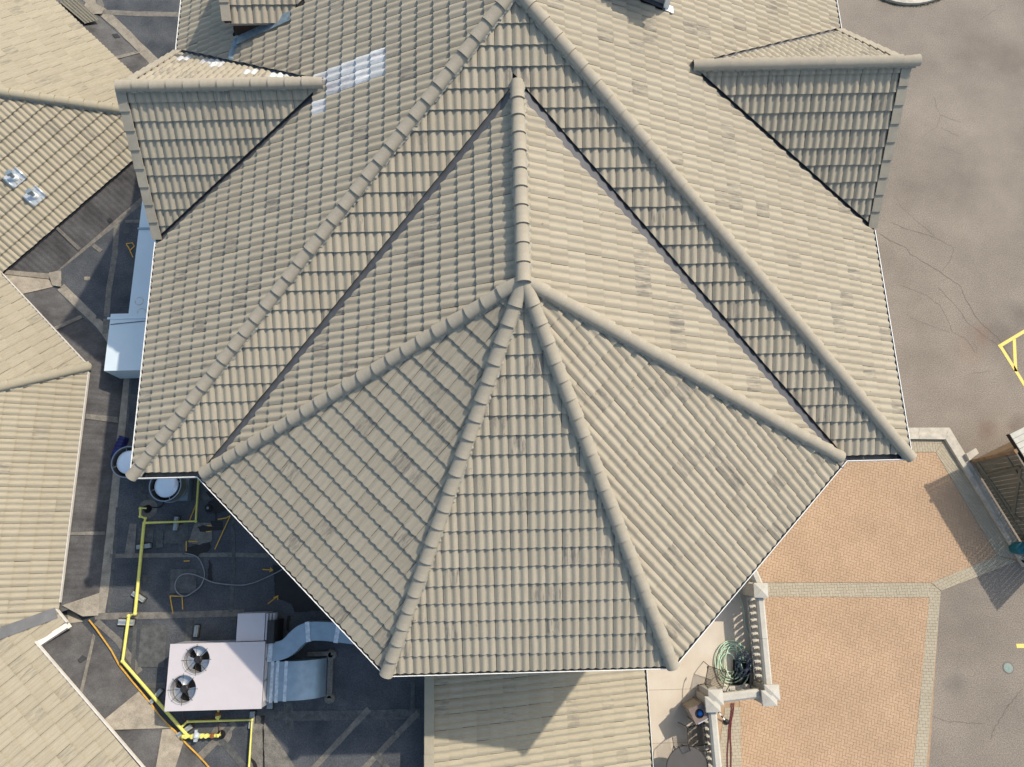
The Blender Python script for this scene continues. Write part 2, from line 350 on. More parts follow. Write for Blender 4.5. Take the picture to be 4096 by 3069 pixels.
class Slope:
    def __init__(s, root, O, n, t, poly, m, tw=.315, tl=.357, cut=None, special=None, skip=None, u0=0.0, seg=6, over=None, under=True, margin=0.0):
        """O: world point on the lower edge, n: horizontal uphill direction, t: rise/run,
        poly: convex outline in world x,y; cut(centre)->extra half planes (world a,b,c)"""
        s.n = Vector((n[0], n[1])).normalized(); s.U = Vector((s.n.y, -s.n.x)); s.t = t; s.c = 1/sqrt(1+t*t)
        s.O = Vector(O); s.root = root; s.tw = tw; s.tl = tl; s.cut = cut; s.special = special; s.skip = skip; s.seg = seg
        W = Vector((s.n.x*s.c, s.n.y*s.c, t*s.c)); U = Vector((s.U.x, s.U.y, 0)); N = U.cross(W); s.N = N; s.W = W
        s.M = Matrix(((U.x, W.x, N.x, O[0]), (U.y, W.y, N.y, O[1]), (U.z, W.z, N.z, O[2]), (0, 0, 0, 1)))
        s.m = m; s.u0 = u0
        pts = [Vector(p[:2]) for p in poly]
        a = sum(pts[i].x*pts[(i+1) % len(pts)].y-pts[(i+1) % len(pts)].x*pts[i].y for i in range(len(pts)))
        if a < 0: pts.reverse()
        s.poly = pts; s.lp = [s.loc(p) for p in pts]
        s.hp = []
        for i in range(len(pts)):
            p, q = s.lp[i], s.lp[(i+1) % len(pts)]; d = (q-p)
            if d.length < 1e-6: continue
            d.normalize(); s.hp.append((-d.y, d.x, -(-d.y*p.x+d.x*p.y)))
        if under:
            mb = MB(); k = len(s.lp)
            top = [s.M @ Vector((p.x, p.y, 0)) for p in s.lp]; bot = [s.M @ Vector((p.x, p.y, -.05)) for p in s.lp]
            mb.v = [tuple(p) for p in top+bot]; mb.f = [tuple(range(k)), tuple(k+i for i in reversed(range(k)))]+[(i, k+i, k+(i+1) % k, (i+1) % k) for i in range(k)]
            s.obj = mb.build('roof_slope', underlay, root)
        else: s.obj = root
        s.tiles = []
        us = [p.x for p in s.lp]; vsn = [p.y for p in s.lp]
        i0 = math.floor((min(us)-u0)/tw)-1; i1 = math.ceil((max(us)-u0)/tw)+1; j1 = math.ceil(max(vsn)/tl)+1
        base = tile_geo(tw, tl, seg=seg)
        for j in range(0, j1):
            for i in range(i0, i1):
                x0, y0 = u0+i*tw, j*tl
                cs = [(x0, y0), (x0+tw, y0), (x0+tw, y0+tl), (x0, y0+tl)]
                hps = list(s.hp); cen = s.world(x0+tw/2, y0+tl/2)
                if skip and skip(cen): continue
                if cut: hps += [s.lhp(h) for h in cut(cen)]
                mins = [min(a*x+b*y+c for x, y in cs) for a, b, c in hps]
                maxs = [max(a*x+b*y+c for x, y in cs) for a, b, c in hps]
                if min(maxs) <= .012: continue
                s.tiles.append((i, j, x0, y0, [h for h, mn in zip(hps, mins) if mn < -.001], cen))
        s.base = base
    def loc(s, p):
        d = Vector((p[0], p[1]))-Vector((s.O.x, s.O.y)); return Vector((d.dot(s.U), d.dot(s.n)/s.c))
    def world(s, x, y, z=0): return s.M @ Vector((x, y, z))
    def lhp(s, h):
        a, b, c = h                           # world xy -> local
        return (a*s.U.x+b*s.U.y, (a*s.n.x+b*s.n.y)*s.c, a*s.O.x+b*s.O.y+c)
def lay_tiles(slopes, name='roof_tile', limit=300):
    """the tiles that show largest are objects of their own, the rest one part per roof"""
    allt = []
    for sl in slopes:
        for t in sl.tiles:
            d = (t[5]-CAM).length; ok = infrm(t[5], 10)
            allt.append((0 if ok else 1, d, sl, t))
    allt.sort(key=lambda a: (a[0], a[1]))
    pick = allt[:limit]; rest = allt[limit:]
    shared = {}
    def special(sl, t): return sl.special(t[5]) if sl.special else None
    for _, _, sl, t in pick:
        i, j, x0, y0, hps, cen = t; v, f, uv = sl.base
        sp = special(sl, t); m = sp or sl.m
        jit = Matrix.Translation((random.uniform(-.003, .003), random.uniform(-.007, .005), random.uniform(0, .004))) @ Matrix.Rotation(random.uniform(-.010, .010), 4, 'Z')
        if not hps:
            key = (sl.tw, sl.tl, m.name)
            if key not in shared: shared[key] = mesh_rnd(name, v, f, uv, 0.0); shared[key].materials.append(m)
            me = shared[key]
        else:
            v2, f2, uv2 = clip(v, f, uv, [(a, b, c+a*x0+b*y0) for a, b, c in hps])
            if not f2: continue
            me = mesh_rnd(name, v2, f2, uv2, 0.0); me.materials.append(m); jit = Matrix.Identity(4)
        o = bpy.data.objects.new(name, me); COL.objects.link(o); o.parent = sl.obj
        o.matrix_world = sl.M @ Matrix.Translation((x0, y0, 0)) @ jit
        if sp: o['label'] = 'glossy white replacement tile'
    by = {}
    for _, _, sl, t in rest:
        sp = special(sl, t); m = sp or sl.m; by.setdefault((id(sl.root), m.name), [sl.root, m, []])[2].append((sl, t))
    for root, m, L in by.values():
        V = []; Fc = []; UV = []; RN = []
        for sl, t in L:
            i, j, x0, y0, hps, cen = t; v, f, uv = sl.base
            if hps: v, f, uv = clip(v, f, uv, [(a, b, c+a*x0+b*y0) for a, b, c in hps])
            if not f: continue
            n = len(V); jx, jy, jz = random.uniform(-.003, .003), random.uniform(-.007, .005), random.uniform(0, .004)
            MM = sl.M
            for p in v: V.append(tuple(MM @ Vector((p[0]+x0+jx, p[1]+y0+jy, p[2]+jz))))
            UV += list(uv); r = random.random()
            for q in f: Fc.append(tuple(k+n for k in q)); RN.append(r)
        if not Fc: continue
        me = mesh_rnd('roof_tiles', V, Fc, UV, RN); me.materials.append(m)
        o = bpy.data.objects.new('roof_tiles', me); COL.objects.link(o); o.parent = root; o['kind'] = 'stuff'

def cap_geo(L=.40, r0=.108, r1=.131, h=.092, th=.018, seg=10):
    v = []; f = []
    for ring, (x, r, k) in enumerate(((0, r0, 0), (L, r1, .019))):
        for i in range(seg+1):
            a = pi*i/seg; v.append((x, -cos(a)*r, sin(a)*(h+k)+k))
    for i in range(seg): f.append((i, i+1, seg+2+i, seg+1+i)[::-1])
    b = len(v)
    for i in range(seg+1): v.append(v[seg+1+i])
    for i in range(seg+1):
        a = pi*i/seg; v.append((L-.002, -cos(a)*(r1-th), sin(a)*(h+.012-th)+.012-.004))
    for i in range(seg): f.append((b+i, b+i+1, b+seg+2+i, b+seg+1+i)[::-1])
    return v, f
CAPS = {}
def caps(root, P0, P1, m, step=.345, end=True, name='ridge_tile', lift=.02, tail=True, bed=.15, bedmat=None, start=0.0, size=1.0):
    """a row of half round ridge tiles from the high end P0 to the low end P1"""
    P0 = Vector(P0); P1 = Vector(P1); d = P1-P0; L = d.length; d.normalize()
    Y = Vector((0, 0, 1)).cross(d).normalized(); Z = d.cross(Y)
    if Z.z < 0: Y = -Y; Z = -Z
    X = d
    n = max(1, round(L/step)); st = L/n
    key = m.name+str(size)
    if key not in CAPS:
        v, f = cap_geo(r0=.108*size, r1=.131*size, h=.092*size); CAPS[key] = mesh_rnd(name, v, f, [(p[1]*3, p[0]*3) for p in v], 0.0); CAPS[key].materials.append(m)
    for i in range(n):
        p = P0+d*(st*i)+Z*(lift+random.uniform(-.003, .003))
        M = Matrix(((X.x, Y.x, Z.x, p.x), (X.y, Y.y, Z.y, p.y), (X.z, Y.z, Z.z, p.z), (0, 0, 0, 1)))
        M = M @ Matrix.Rotation(random.uniform(-.02, .02), 4, 'Z') @ Matrix.Rotation(random.uniform(-.008, .008), 4, 'Y')
        o = bpy.data.objects.new(name, CAPS[key]); COL.objects.link(o); o.parent = root; o.matrix_world = M
    if end:                                                  # rounded closing tile at the foot of the hip
        mb = MB(); seg = 10; R = 6; rr = .126*size; hh = .107*size
        for j in range(R+1):
            a = pi/2*j/R
            for i in range(seg+1):
                b = pi*i/seg
                q = Vector((sin(a)*.11-.02, -cos(b)*rr*cos(a), sin(b)*hh*cos(a))); p = P1+Z*(lift+.008)
                mb.v.append(tuple(p+X*q.x+Y*q.y+Z*q.z))
        for j in range(R):
            for i in range(seg): k = j*(seg+1)+i; mb.f.append((k, k+seg+1, k+seg+2, k+1))
        mb.build('end_tile', m, root, True)
    # mortar bedding under both edges, ragged
    if bed:
        for sgn in (-1, 1):
            mb = MB(); K = int(L/.05); pr = None
            for i in range(K+1):
                x = L*i/K; wv = bed*size*(.80+.22*random.random()); q1 = P0+d*x+Y*sgn*.08+Z*.035; q2 = P0+d*x+Y*sgn*wv+Z*(-.03+.02*random.random())
                q1 += Z*.02
                if pr: mb.face([pr[0], q1, q2, pr[1]] if sgn < 0 else [pr[1], q2, q1, pr[0]])
                pr = (q1, q2)
            mb.build('mortar_bed', bedmat or mortar, root)
def gutter(root, A, B, out, strap=.62, inner=mat and None, w=.13, lipm=None, name='gutter'):
    """A,B: outer lip end points (world), out: outward horizontal unit"""
    A = Vector(A); B = Vector(B); o = Vector((out[0], out[1], 0)).normalized(); d = (B-A); L = d.length; d.normalize()
    g = MB(); zt = A.z
    def slab(a0, a1, z0, z1):
        p = [A-o*a1, A-o*a0, B-o*a0, B-o*a1]; vs = [Vector((q.x, q.y, z0)) for q in p]+[Vector((q.x, q.y, z1)) for q in p]
        n = len(g.v); g.v += [tuple(x) for x in vs]
        fs = [(0,3,2,1),(4,5,6,7),(0,1,5,4),(1,2,6,5),(2,3,7,6),(3,0,4,7)]
        g.f += [tuple(n+k for k in q) for q in fs]
    slab(0.014, w, zt-.11, zt-.105); slab(w-.006, w, zt-.104, zt-.01)
    go = g.build(name, gut_in, root)
    g = MB()
    slab(0, .013, zt-.12, zt+.012)
    lo = g.build('gutter_lip', lipm or white_paint, go)
    if strap:
        n = max(1, int(L/strap))
        for i in range(n):
            p = A+d*(L*(i+.5)/n)-o*w/2; g = MB(); g.box((p.x, p.y, zt-.002), (w-.014, .028, .006), atan2(o.y, o.x)); g.build('gutter_strap', strap_m, go)
    return go
def strip3(P, Q, nrm, w, side=0.0, up=.0):
    """a flat metal strip from P to Q"""
    d = (Q-P).normalized(); a = d.cross(nrm).normalized()
    return [P+a*(side-w/2)+nrm*up, Q+a*(side-w/2)+nrm*up, Q+a*(side+w/2)+nrm*up, P+a*(side+w/2)+nrm*up]

# ------------------------------------------------------------------ levels
T8 = tan(pi/8); t = .503; W2 = 1.2051*S; S2 = T8*S; OFF = -.07; INS = .09
ZF = -3.57      # flat roof
ZT = -6.0       # terrace
ZG = -12.0      # ground
YN = 10.5

# ------------------------------------------------------------------ ground
def prism_obj(name, pts, z0, z1, m, parent=None): mb = MB(); mb.prism([(p[0], p[1]) for p in pts], z0, z1); return mb.build(name, m, parent)
mb = MB(); mb.face([(-300, -300, ZG), (300, -300, ZG), (300, 300, ZG), (-300, 300, ZG)])
g = tag(mb.build('asphalt', asphalt), kind='structure')
def G(u, v, dz=0.0): return at(u, v, ZG+dz)
cr = MB()
def crack(L, wd=.011):
    pts = [G(*p, .004) for p in L]; o = []
    for i in range(len(pts)-1):
        k = max(2, int((pts[i+1]-pts[i]).length/.12))
        for j in range(k):
            q = pts[i].lerp(pts[i+1], j/k); q.x += random.uniform(-.022, .022); q.y += random.uniform(-.022, .022); o.append(q)
    o.append(pts[-1]); cr.ribbon(o, [wd*random.uniform(.35, 1.2) for _ in o])
crack([(3736, 385), (3748, 430), (3762, 460), (3842, 490)]); crack([(3762, 460), (3750, 505), (3700, 540), (3660, 580)]); crack([(3750, 505), (3840, 548)])
crack([(3505, 930), (3560, 960), (3625, 990), (3640, 1015), (3740, 1075), (3790, 1110), (3840, 1145), (3880, 1230), (3920, 1290), (3990, 1350), (4050, 1440)], .024)
crack([(3560, 890), (3640, 920), (3740, 950), (3815, 990), (3800, 1045), (3765, 1085)], .02); crack([(3790, 1110), (3750, 1135)]); crack([(3580, 780), (3600, 820), (3650, 870), (3740, 945)])
crack([(3600, 1140), (3700, 1180), (3760, 1220), (3800, 1300), (3810, 1330), (3870, 1360), (3900, 1410)]); crack([(3640, 1270), (3740, 1310), (3800, 1330)])
crack([(3750, 1150), (3830, 1230), (3870, 1290), (3960, 1360), (4020, 1400)], .012); crack([(3910, 1410), (3905, 1390), (3890, 1370)])
crack([(4088, 2755), (4030, 2830), (3975, 2920), (3960, 2960)], .02); crack([(3722, 2864), (3790, 2885), (3870, 2893), (3935, 2895)], .02)
crack([(3920, 80), (3960, 55), (4010, 20)], .014); crack([(3770, 590), (3850, 620)], .01); crack([(3960, 1485), (3880, 1495)], .012)
c = cr.build('asphalt_crack', crack_m, g); c['kind'] = 'stuff'
def blob(pts, z, dz=.004, jit=.0):
    mb = MB(); P = [at(u, v, z) for u, v in pts]; k = len(P); out = []
    for i in range(k):
        a, b = P[i], P[(i+1) % k]; n = max(1, int((b-a).length/.06)) if jit else 1
        for j in range(n):
            q = a.lerp(b, j/n)
            if jit: q.x += random.uniform(-jit, jit); q.y += random.uniform(-jit, jit)
            out.append((q.x, q.y, z+dz))
    c = Vector((sum(p[0] for p in out)/len(out), sum(p[1] for p in out)/len(out), z+dz))
    for i in range(len(out)):
        a_, b_ = out[i], out[(i+1) % len(out)]
        mb.face([c, a_, b_]); 
    return mb
# yellow parking lines
def gl(name, L, wd, m, label=None, cat=None, group=None, dz=.006, z=ZG):
    mb = MB(); mb.ribbon([at(u, v, z+dz) for u, v in L], wd); o = mb.build(name, m)
    if label: tag(o, label, cat, group)
    return o
def pm(name, L, wd, m, dz=.006, z=ZG, parent=None):
    mb = MB(); mb.ribbon([at(u, v, z+dz) for u, v in L], wd); return mb.build(name, m, parent)
yl = thing('parking_marking', 'yellow painted triangle of lines on the asphalt at the right edge', 'road marking', loc=G(4050, 1400))
for L in ([(4110, 1318), (3995, 1387)], [(3999, 1380), (4080, 1510), (4140, 1610)], [(4057, 1356), (4062, 1470), (4064, 1486)]):
    pm('painted_line', L, .125, yel_line, .006, ZG, yl)
settle(yl)
gl('parking_marking', [(4066, 2584), (4180, 2584)], .14, yel_line, 'short yellow painted dash on the asphalt near the round manhole lid', 'road marking')
mb = MB(); p = G(4032, 2672); mb.lathe((p.x, p.y, ZG), [(.165, 0), (.165, .012), (.15, .012), (.15, .018)], 28)
th = thing('manhole_cover', 'small round pale green cleanout lid set in the asphalt', 'manhole cover', loc=p); mb.build('lid', manhole, th)
mb = MB(); mb.lathe((p.x, p.y, ZG), [(.205, .004), (.168, .005)], 28, False); mb.build('surround', oil, th); settle(th)
# island kerb at the top edge
def arc(cu, cv, ru, rv, a0, a1, n): return [(cu+ru*cos(radians(a0+(a1-a0)*i/n)), cv+rv*sin(radians(a0+(a1-a0)*i/n))) for i in range(n+1)]
mb = MB(); L = [G(u, v) for u, v in arc(3640, -200, 250, 222, 0, 360, 48)]; Li = [G(u, v) for u, v in arc(3640, -200, 225, 197, 0, 360, 48)]
for i in range(48):
    a, b, c, d = L[i], L[i+1], Li[i+1], Li[i]; up = Vector((0, 0, .13))
    mb.face([a+up, b+up, c+up, d+up]); mb.face([a, b, b+up, a+up][::-1]); mb.face([c, d, d+up, c+up][::-1])
tag(mb.build('island_kerb', conc_kerb), 'pale curved concrete kerb round a planting island at the top edge', 'kerb')
mb = MB(); mb.face([p+Vector((0, 0, .06)) for p in Li[:-1]]); tag(mb.build('island_soil', mat('soil', (.06, .05, .035), 1.0, var=.4)), kind='structure')
mb = MB()
for i in range(260):
    a = radians(random.uniform(40, 140)); p = G(3640+(253+random.uniform(0, 9))*cos(a), -200+(224+random.uniform(0, 7))*sin(a))
    for k in range(3):
        q = Vector((random.uniform(-.04, .04), random.uniform(-.04, .04), random.uniform(.02, .07))); s_ = Vector((random.uniform(-.012, .012), random.uniform(-.012, .012), 0)); mb.face([p-s_, p+s_, p+q])
tag(mb.build('grass_fringe', grass_m), 'thin green grass along the foot of the curved kerb', 'grass', kind='stuff')

# plaza: kerbs
def P2(L, z=ZG): return [at(u, v, z) for u, v in L]
kerb = thing('plaza_kerb', 'pale concrete kerb with a flat pan bending round the paved plaza beside the fence', 'kerb', loc=G(3797, 1730))
def band(name, outer, inner, z0, z1, m, parent, gaps=1):
    for i in range(len(outer)-1):
        A, B, C, D = outer[i], outer[i+1], inner[i+1], inner[i]
        mb = MB(); e = (B-A).normalized()*.004; mb.prism([(q.x, q.y) for q in (A+e, B-e, C-e, D+e)], z0, z1); mb.build(name, m, parent)
def subdiv(L, step):
    o = [L[0]]
    for i in range(len(L)-1):
        n = max(1, int(round((L[i+1]-L[i]).length/step)))
        for j in range(1, n+1): o.append(L[i].lerp(L[i+1], j/n))
    return o
ko = P2([(3560, 1712), (3797, 1711), (4150, 2300)]); km = P2([(3560, 1742), (3784, 1742), (4110, 2278)]); ki = P2([(3560, 1758), (3774, 1760), (4071, 2243)])
km[2] = G(4096, 2262); ko[2] = G(4110, 2235)
def resample(L, n):
    tot = [0]
    for i in range(len(L)-1): tot.append(tot[-1]+(L[i+1]-L[i]).length)
    return L
for A0, A1, B0, B1, nn in ((ko[0], ko[1], km[0], km[1], 2), (ko[1], ko[2], km[1], km[2], 3)):
    for j in range(nn):
        a, b = A0.lerp(A1, j/nn), A0.lerp(A1, (j+1)/nn); c, d = B0.lerp(B1, (j+1)/nn), B0.lerp(B1, j/nn); e = (b-a).normalized()*.004
        mb = MB(); mb.prism([(q.x, q.y) for q in (a+e, b-e, c-e, d+e)], ZG-.1, ZG+.02); mb.build('kerb_pan', conc_kerb, kerb)
for A0, A1, B0, B1, nn in ((km[0], km[1], ki[0], ki[1], 2), (km[1], km[2], ki[1], ki[2], 3)):
    for j in range(nn):
        a, b = A0.lerp(A1, j/nn), A0.lerp(A1, (j+1)/nn); c, d = B0.lerp(B1, (j+1)/nn), B0.lerp(B1, j/nn); e = (b-a).normalized()*.004
        mb = MB(); mb.prism([(q.x, q.y) for q in (a+e, b-e, c-e, d+e)], ZG-.1, ZG+.15); mb.build('kerb_stone', conc_kerb, kerb)
a, b, c, d = G(4071, 2243), G(4180, 2190), G(4190, 2225), G(4088, 2268); mb = MB(); mb.prism([(q.x, q.y) for q in (a, b, c, d)], ZG-.1, ZG+.15); mb.build('kerb_stone', conc_kerb, kerb)
mb = MB(); q = [G(3855, 1818), G(3893, 1795), G(3905, 1815), G(3868, 1845)]; mb.prism([(k.x, k.y) for k in q], ZG, ZG+.16); mb.build('kerb_stone', conc_kerb, kerb)
settle(kerb)

# plaza: pavers, herringbone, every stone its own piece
plaza_base = [(2700, 1500), (3774, 1760), (4071, 2243), (3761, 2363), (3701, 3300), (2500, 3300)]
mb = MB(); mb.prism([(q.x, q.y) for q in P2(plaza_base)], ZG-.05, ZG+.006); base = tag(mb.build('paved_plaza', mat('joint_sand', (.345, .237, .156), 1.0, var=.2)), kind='structure')
def pip(p, poly):
    c = False; n = len(poly)
    for i in range(n):
        a, b = poly[i], poly[(i+1) % n]
        if (a[1] > p[1]) != (b[1] > p[1]) and p[0] < (b[0]-a[0])*(p[1]-a[1])/(b[1]-a[1])+a[0]: c = not c
    return c
def hull_hps(poly):
    pts = [Vector((p[0], p[1])) for p in poly]; a = sum(pts[i].x*pts[(i+1) % len(pts)].y-pts[(i+1) % len(pts)].x*pts[i].y for i in range(len(pts)))
    if a < 0: pts.reverse()
    r = []
    for i in range(len(pts)):
        p, q = pts[i], pts[(i+1) % len(pts)]; d = (q-p).normalized(); r.append((-d.y, d.x, d.y*p.x-d.x*p.y))
    return r
def paver(Lx, Ly, j=.003):
    h = .012; b = .003; v = []; x0, y0, x1, y1 = j, j, Lx-j, Ly-j
    v = [(x0, y0, 0), (x1, y0, 0), (x1, y1, 0), (x0, y1, 0), (x0, y0, h-b*.6), (x1, y0, h-b*.6), (x1, y1, h-b*.6), (x0, y1, h-b*.6),
         (x0+b, y0+b, h), (x1-b, y0+b, h), (x1-b, y1-b, h), (x0+b, y1-b, h)]
    f = [(8, 9, 10, 11)]
    for k in range(4): n = (k+1) % 4; f.append((k, n, 4+n, 4+k)); f.append((4+k, 4+n, 8+n, 8+k))
    return v, f
PAV = []
def lay_pavers(region_px, mat_, rot, cell=.1, pattern='herring', origin=(0, 0)):
    poly = [(q.x, q.y) for q in P2(region_px)]; hps = hull_hps(poly)
    R = Matrix.Rotation(rot, 2); Ri = R.transposed(); lo = [Ri @ Vector(p) for p in poly]
    x0 = int(min(p.x for p in lo)/cell)-2; x1 = int(max(p.x for p in lo)/cell)+2; y0 = int(min(p.y for p in lo)/cell)-2; y1 = int(max(p.y for p in lo)/cell)+2
    for x in range(x0, x1):
        for y in range(y0, y1):
            k = (x-y) % 4
            if pattern == 'herring':
                if k == 0: bx, by, lx, ly = x, y, 2, 1
                elif k == 3: bx, by, lx, ly = x, y, 1, 2
                else: continue
            else:
                if (x+(y % 2)) % 2: continue
                bx, by, lx, ly = x, y, 2, 1
            c = R @ Vector(((bx+lx/2)*cell, (by+ly/2)*cell)); cs = [R @ Vector(((bx+i*lx)*cell, (by+jj*ly)*cell)) for i in (0, 1) for jj in (0, 1)]
            D = [[a*q.x+b*q.y+d for q in cs] for a, b, d in hps]
            if min(max(r) for r in D) <= .012: continue
            cut = [h for h, r in zip(hps, D) if min(r) < -.001]
            o = R @ Vector((bx*cell, by*cell)); PAV.append((o, rot, lx*cell, ly*cell, cut, mat_, c))
ang = radians(-17)
lay_pavers([(2900, 2160), (3380, 1811), (3742, 1811), (3985, 2223), (3722, 2331), (2900, 2328)], pav_red, ang)
lay_pavers([(2950, 2387), (3717, 2391), (3649, 3100), (2965, 3100)], pav_red, ang)
lay_pavers([(2900, 2829), (2962, 2829), (2965, 3100), (2860, 3100)], pav_grey, radians(2), pattern='run')
lay_pavers([(2900, 2330), (3722, 2333), (3718, 2390), (2900, 2386)], pav_grey, radians(0))
lay_pavers([(3722, 2334), (3762, 2365), (3701, 3100), (3650, 3100)], pav_grey, radians(-3.5), pattern='run')
lay_pavers([(3724, 2331), (3986, 2223), (4064, 2246), (3763, 2363)], pav_grey, radians(24), pattern='run')
lay_pavers([(3743, 1810), (3774, 1762), (4065, 2238), (3986, 2222)], pav_grey, radians(-59), pattern='run')
lay_pavers([(3380, 1760), (3772, 1761), (3742, 1809), (3380, 1809)], pav_grey, radians(90), pattern='run')
PAV.sort(key=lambda a: (not infrm(a[6].to_3d()+Vector((0, 0, ZG)), 5), (a[6].to_3d()+Vector((0, 0, ZG))-CAM).length))
pshared = {}; V = {}; 
for k, (o, rot, lx, ly, cut, m, c) in enumerate(PAV):
    v, f = paver(lx, ly); z = ZG+.006+random.uniform(0, .005); Mx = Matrix.Translation((o.x, o.y, z)) @ Matrix.Rotation(rot, 4, 'Z')
    if k < 300 and not cut:
        key = (round(lx, 3), m.name)
        if key not in pshared: pshared[key] = mesh_rnd('paver', v, f, [(0, 0)]*len(v), 0.0); pshared[key].materials.append(m)
        ob = bpy.data.objects.new('paver', pshared[key]); COL.objects.link(ob); ob.parent = base; ob.matrix_world = Mx
    else:
        R = Matrix.Rotation(rot, 2)
        if cut:
            l2 = []
            for a, b, d in cut: nn = R.transposed() @ Vector((a, b)); l2.append((nn.x, nn.y, a*o.x+b*o.y+d))
            v, f, _ = clip(v, f, [(0, 0)]*len(v), l2)
            if not f: continue
        st = V.setdefault(m.name, [m, [], [], []]); n = len(st[1]); r = random.random()
        st[1] += [tuple(Mx @ Vector(q)) for q in v]
        for q in f: st[2].append(tuple(i+n for i in q)); st[3].append(r)
for m, vv, ff, rr in V.values():
    me = mesh_rnd('pavers', vv, ff, [(0, 0)]*len(vv), rr); me.materials.append(m); me.polygons.foreach_set('use_smooth', [False]*len(me.polygons))
    ob = bpy.data.objects.new('pavers', me); COL.objects.link(ob); ob.parent = base; ob['kind'] = 'stuff'
for me in pshared.values(): me.polygons.foreach_set('use_smooth', [False]*len(me.polygons))

# ------------------------------------------------------------------ main building
def Z(d): return t*d+OFF
main = thing('main_building', 'large hipped main building behind the turret with beige tiled slopes and white gutters', 'building', loc=(0, 8, ZG))
foot = [(-W2, -S2), (-S, -S2), (-T8*S, -S), (T8*S, -S), (S, -S2), (W2, -S2), (W2, 12), (-W2, 12)]
def inset(poly, d):
    P = [Vector(p) for p in poly]; n = len(P); L = []
    for i in range(n):
        a = P[i]-P[i-1]; b = P[(i+1) % n]-P[i]; a.normalize(); b.normalize(); na = Vector((-a.y, a.x)); nb = Vector((-b.y, b.x)); m = (na+nb); k = m.length_squared
        L.append(P[i]+m*(2*d/k) if k > 1e-6 else P[i]+na*d)
    return L
mb = MB(); mb.prism(inset(foot, .45), ZG, -.22); mb.build('wall', wall_m, main)
mb = MB(); mb.prism(inset(foot, .14), -.20, -.17); mb.build('soffit', soffit_m, main)
PK = (0, W2-S2)
dl = dict(y=.7314*S, z=2.06, ys=2.50, yn=7.35, x=-W2); dr = dict(y=.7528*S, z=2.2, ys=2.42, yn=7.62, x=W2)
def line_hp(A, B, keep):
    A = Vector(A[:2]); B = Vector(B[:2]); d = (B-A).normalized(); a, b = -d.y, d.x; c = -(a*A.x+b*A.y)
    if a*keep[0]+b*keep[1]+c < 0: a, b, c = -a, -b, -c
    return (a, b, c)
def off(h, d): return (h[0], h[1], h[2]-d)
TIP = (0, S-S2)
vw = off(line_hp((-S, -S2), TIP, (-W2, 0)), .03); ve = off(line_hp((S, -S2), TIP, (W2, 0)), .05)
south = Slope(main, (-W2, -S2+.15, Z(.15)), (0, 1), t, [(-W2, -S2+.15), (W2, -S2+.15), PK], tile_main, cut=lambda c: [vw] if c.x < 0 else [ve])
def inp(c, poly): return pip((c.x, c.y), poly)
tl_ = (-W2+dl['z']/t, dl['y']); tr_ = (W2-dr['z']/t, dr['y'])
lS = off(line_hp((-W2, dl['ys']), tl_, (0, 0)), .14); lN = off(line_hp((-W2, dl['yn']), tl_, (0, 12)), .10)
rS = off(line_hp((W2, dr['ys']), tr_, (0, 0)), .10); rN = off(line_hp((W2, dr['yn']), tr_, (0, 12)), .10)
wp1 = [(1290, 285), (1577, 180), (1577, 283), (1398, 355), (1343, 372), (1341, 330), (1290, 338)]; wp2 = [(1285, 400), (1343, 380), (1342, 432), (1284, 445)]
def topx(p):
    q = RM.transposed() @ (p-CAM); return (2048+FPX*q.x/-q.z, 1534.5-FPX*q.y/-q.z)
def wspecial(c):
    q = topx(c); return tile_white if (pip(q, wp1) or pip(q, wp2)) else None
sdl = [(-6.15, 6.98), (-4.6, 6.9), (-3.6, 8.2), (-6.1, 9.0)]
west = Slope(main, (-W2+INS, -S2, Z(INS)), (1, 0), t, [(-W2+INS, -S2), PK, (0, YN), (-W2+INS, YN)], tile_main,
             cut=lambda c: [] if c.x > tl_[0]-.02 else [lS if c.y < dl['y'] else lN], special=wspecial, skip=lambda c: inp(c, sdl))
east = Slope(main, (W2-INS, -S2, Z(INS)), (-1, 0), t, [(W2-INS, -S2), PK, (0, YN), (W2-INS, YN)], tile_main,
             cut=lambda c: [] if c.x < tr_[0]+.02 else [rS if c.y < dr['y'] else rN], skip=lambda c: inp(c, [(2.0, 6.3), (3.0, 6.2), (3.0, 8), (2.0, 8)]))
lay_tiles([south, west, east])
hz = .055
caps(main, (0, PK[1], Z(W2)+hz), (-W2+.08, -S2+.08, OFF+hz), cap_main)
caps(main, (0, PK[1], Z(W2)+hz), (W2-.08, -S2+.08, OFF+hz), cap_main)
caps(main, (0, YN, Z(W2)+hz), (0, PK[1], Z(W2)+hz), cap_main, end=False)
for A, B, o in (((-W2, -S2, 0), (-S, -S2, 0), (0, -1)), ((S, -S2, 0), (W2, -S2, 0), (0, -1)), ((-W2, dl['ys']-.05, 0), (-W2, -S2, 0), (-1, 0)),
                ((W2, -S2, 0), (W2, dr['ys']-.05, 0), (1, 0)), ((W2, dr['yn'], 0), (W2, YN+1, 0), (1, 0)), ((-W2, YN+1, 0), (-W2, dl['yn'], 0), (-1, 0))):
    gutter(main, A, B, o)
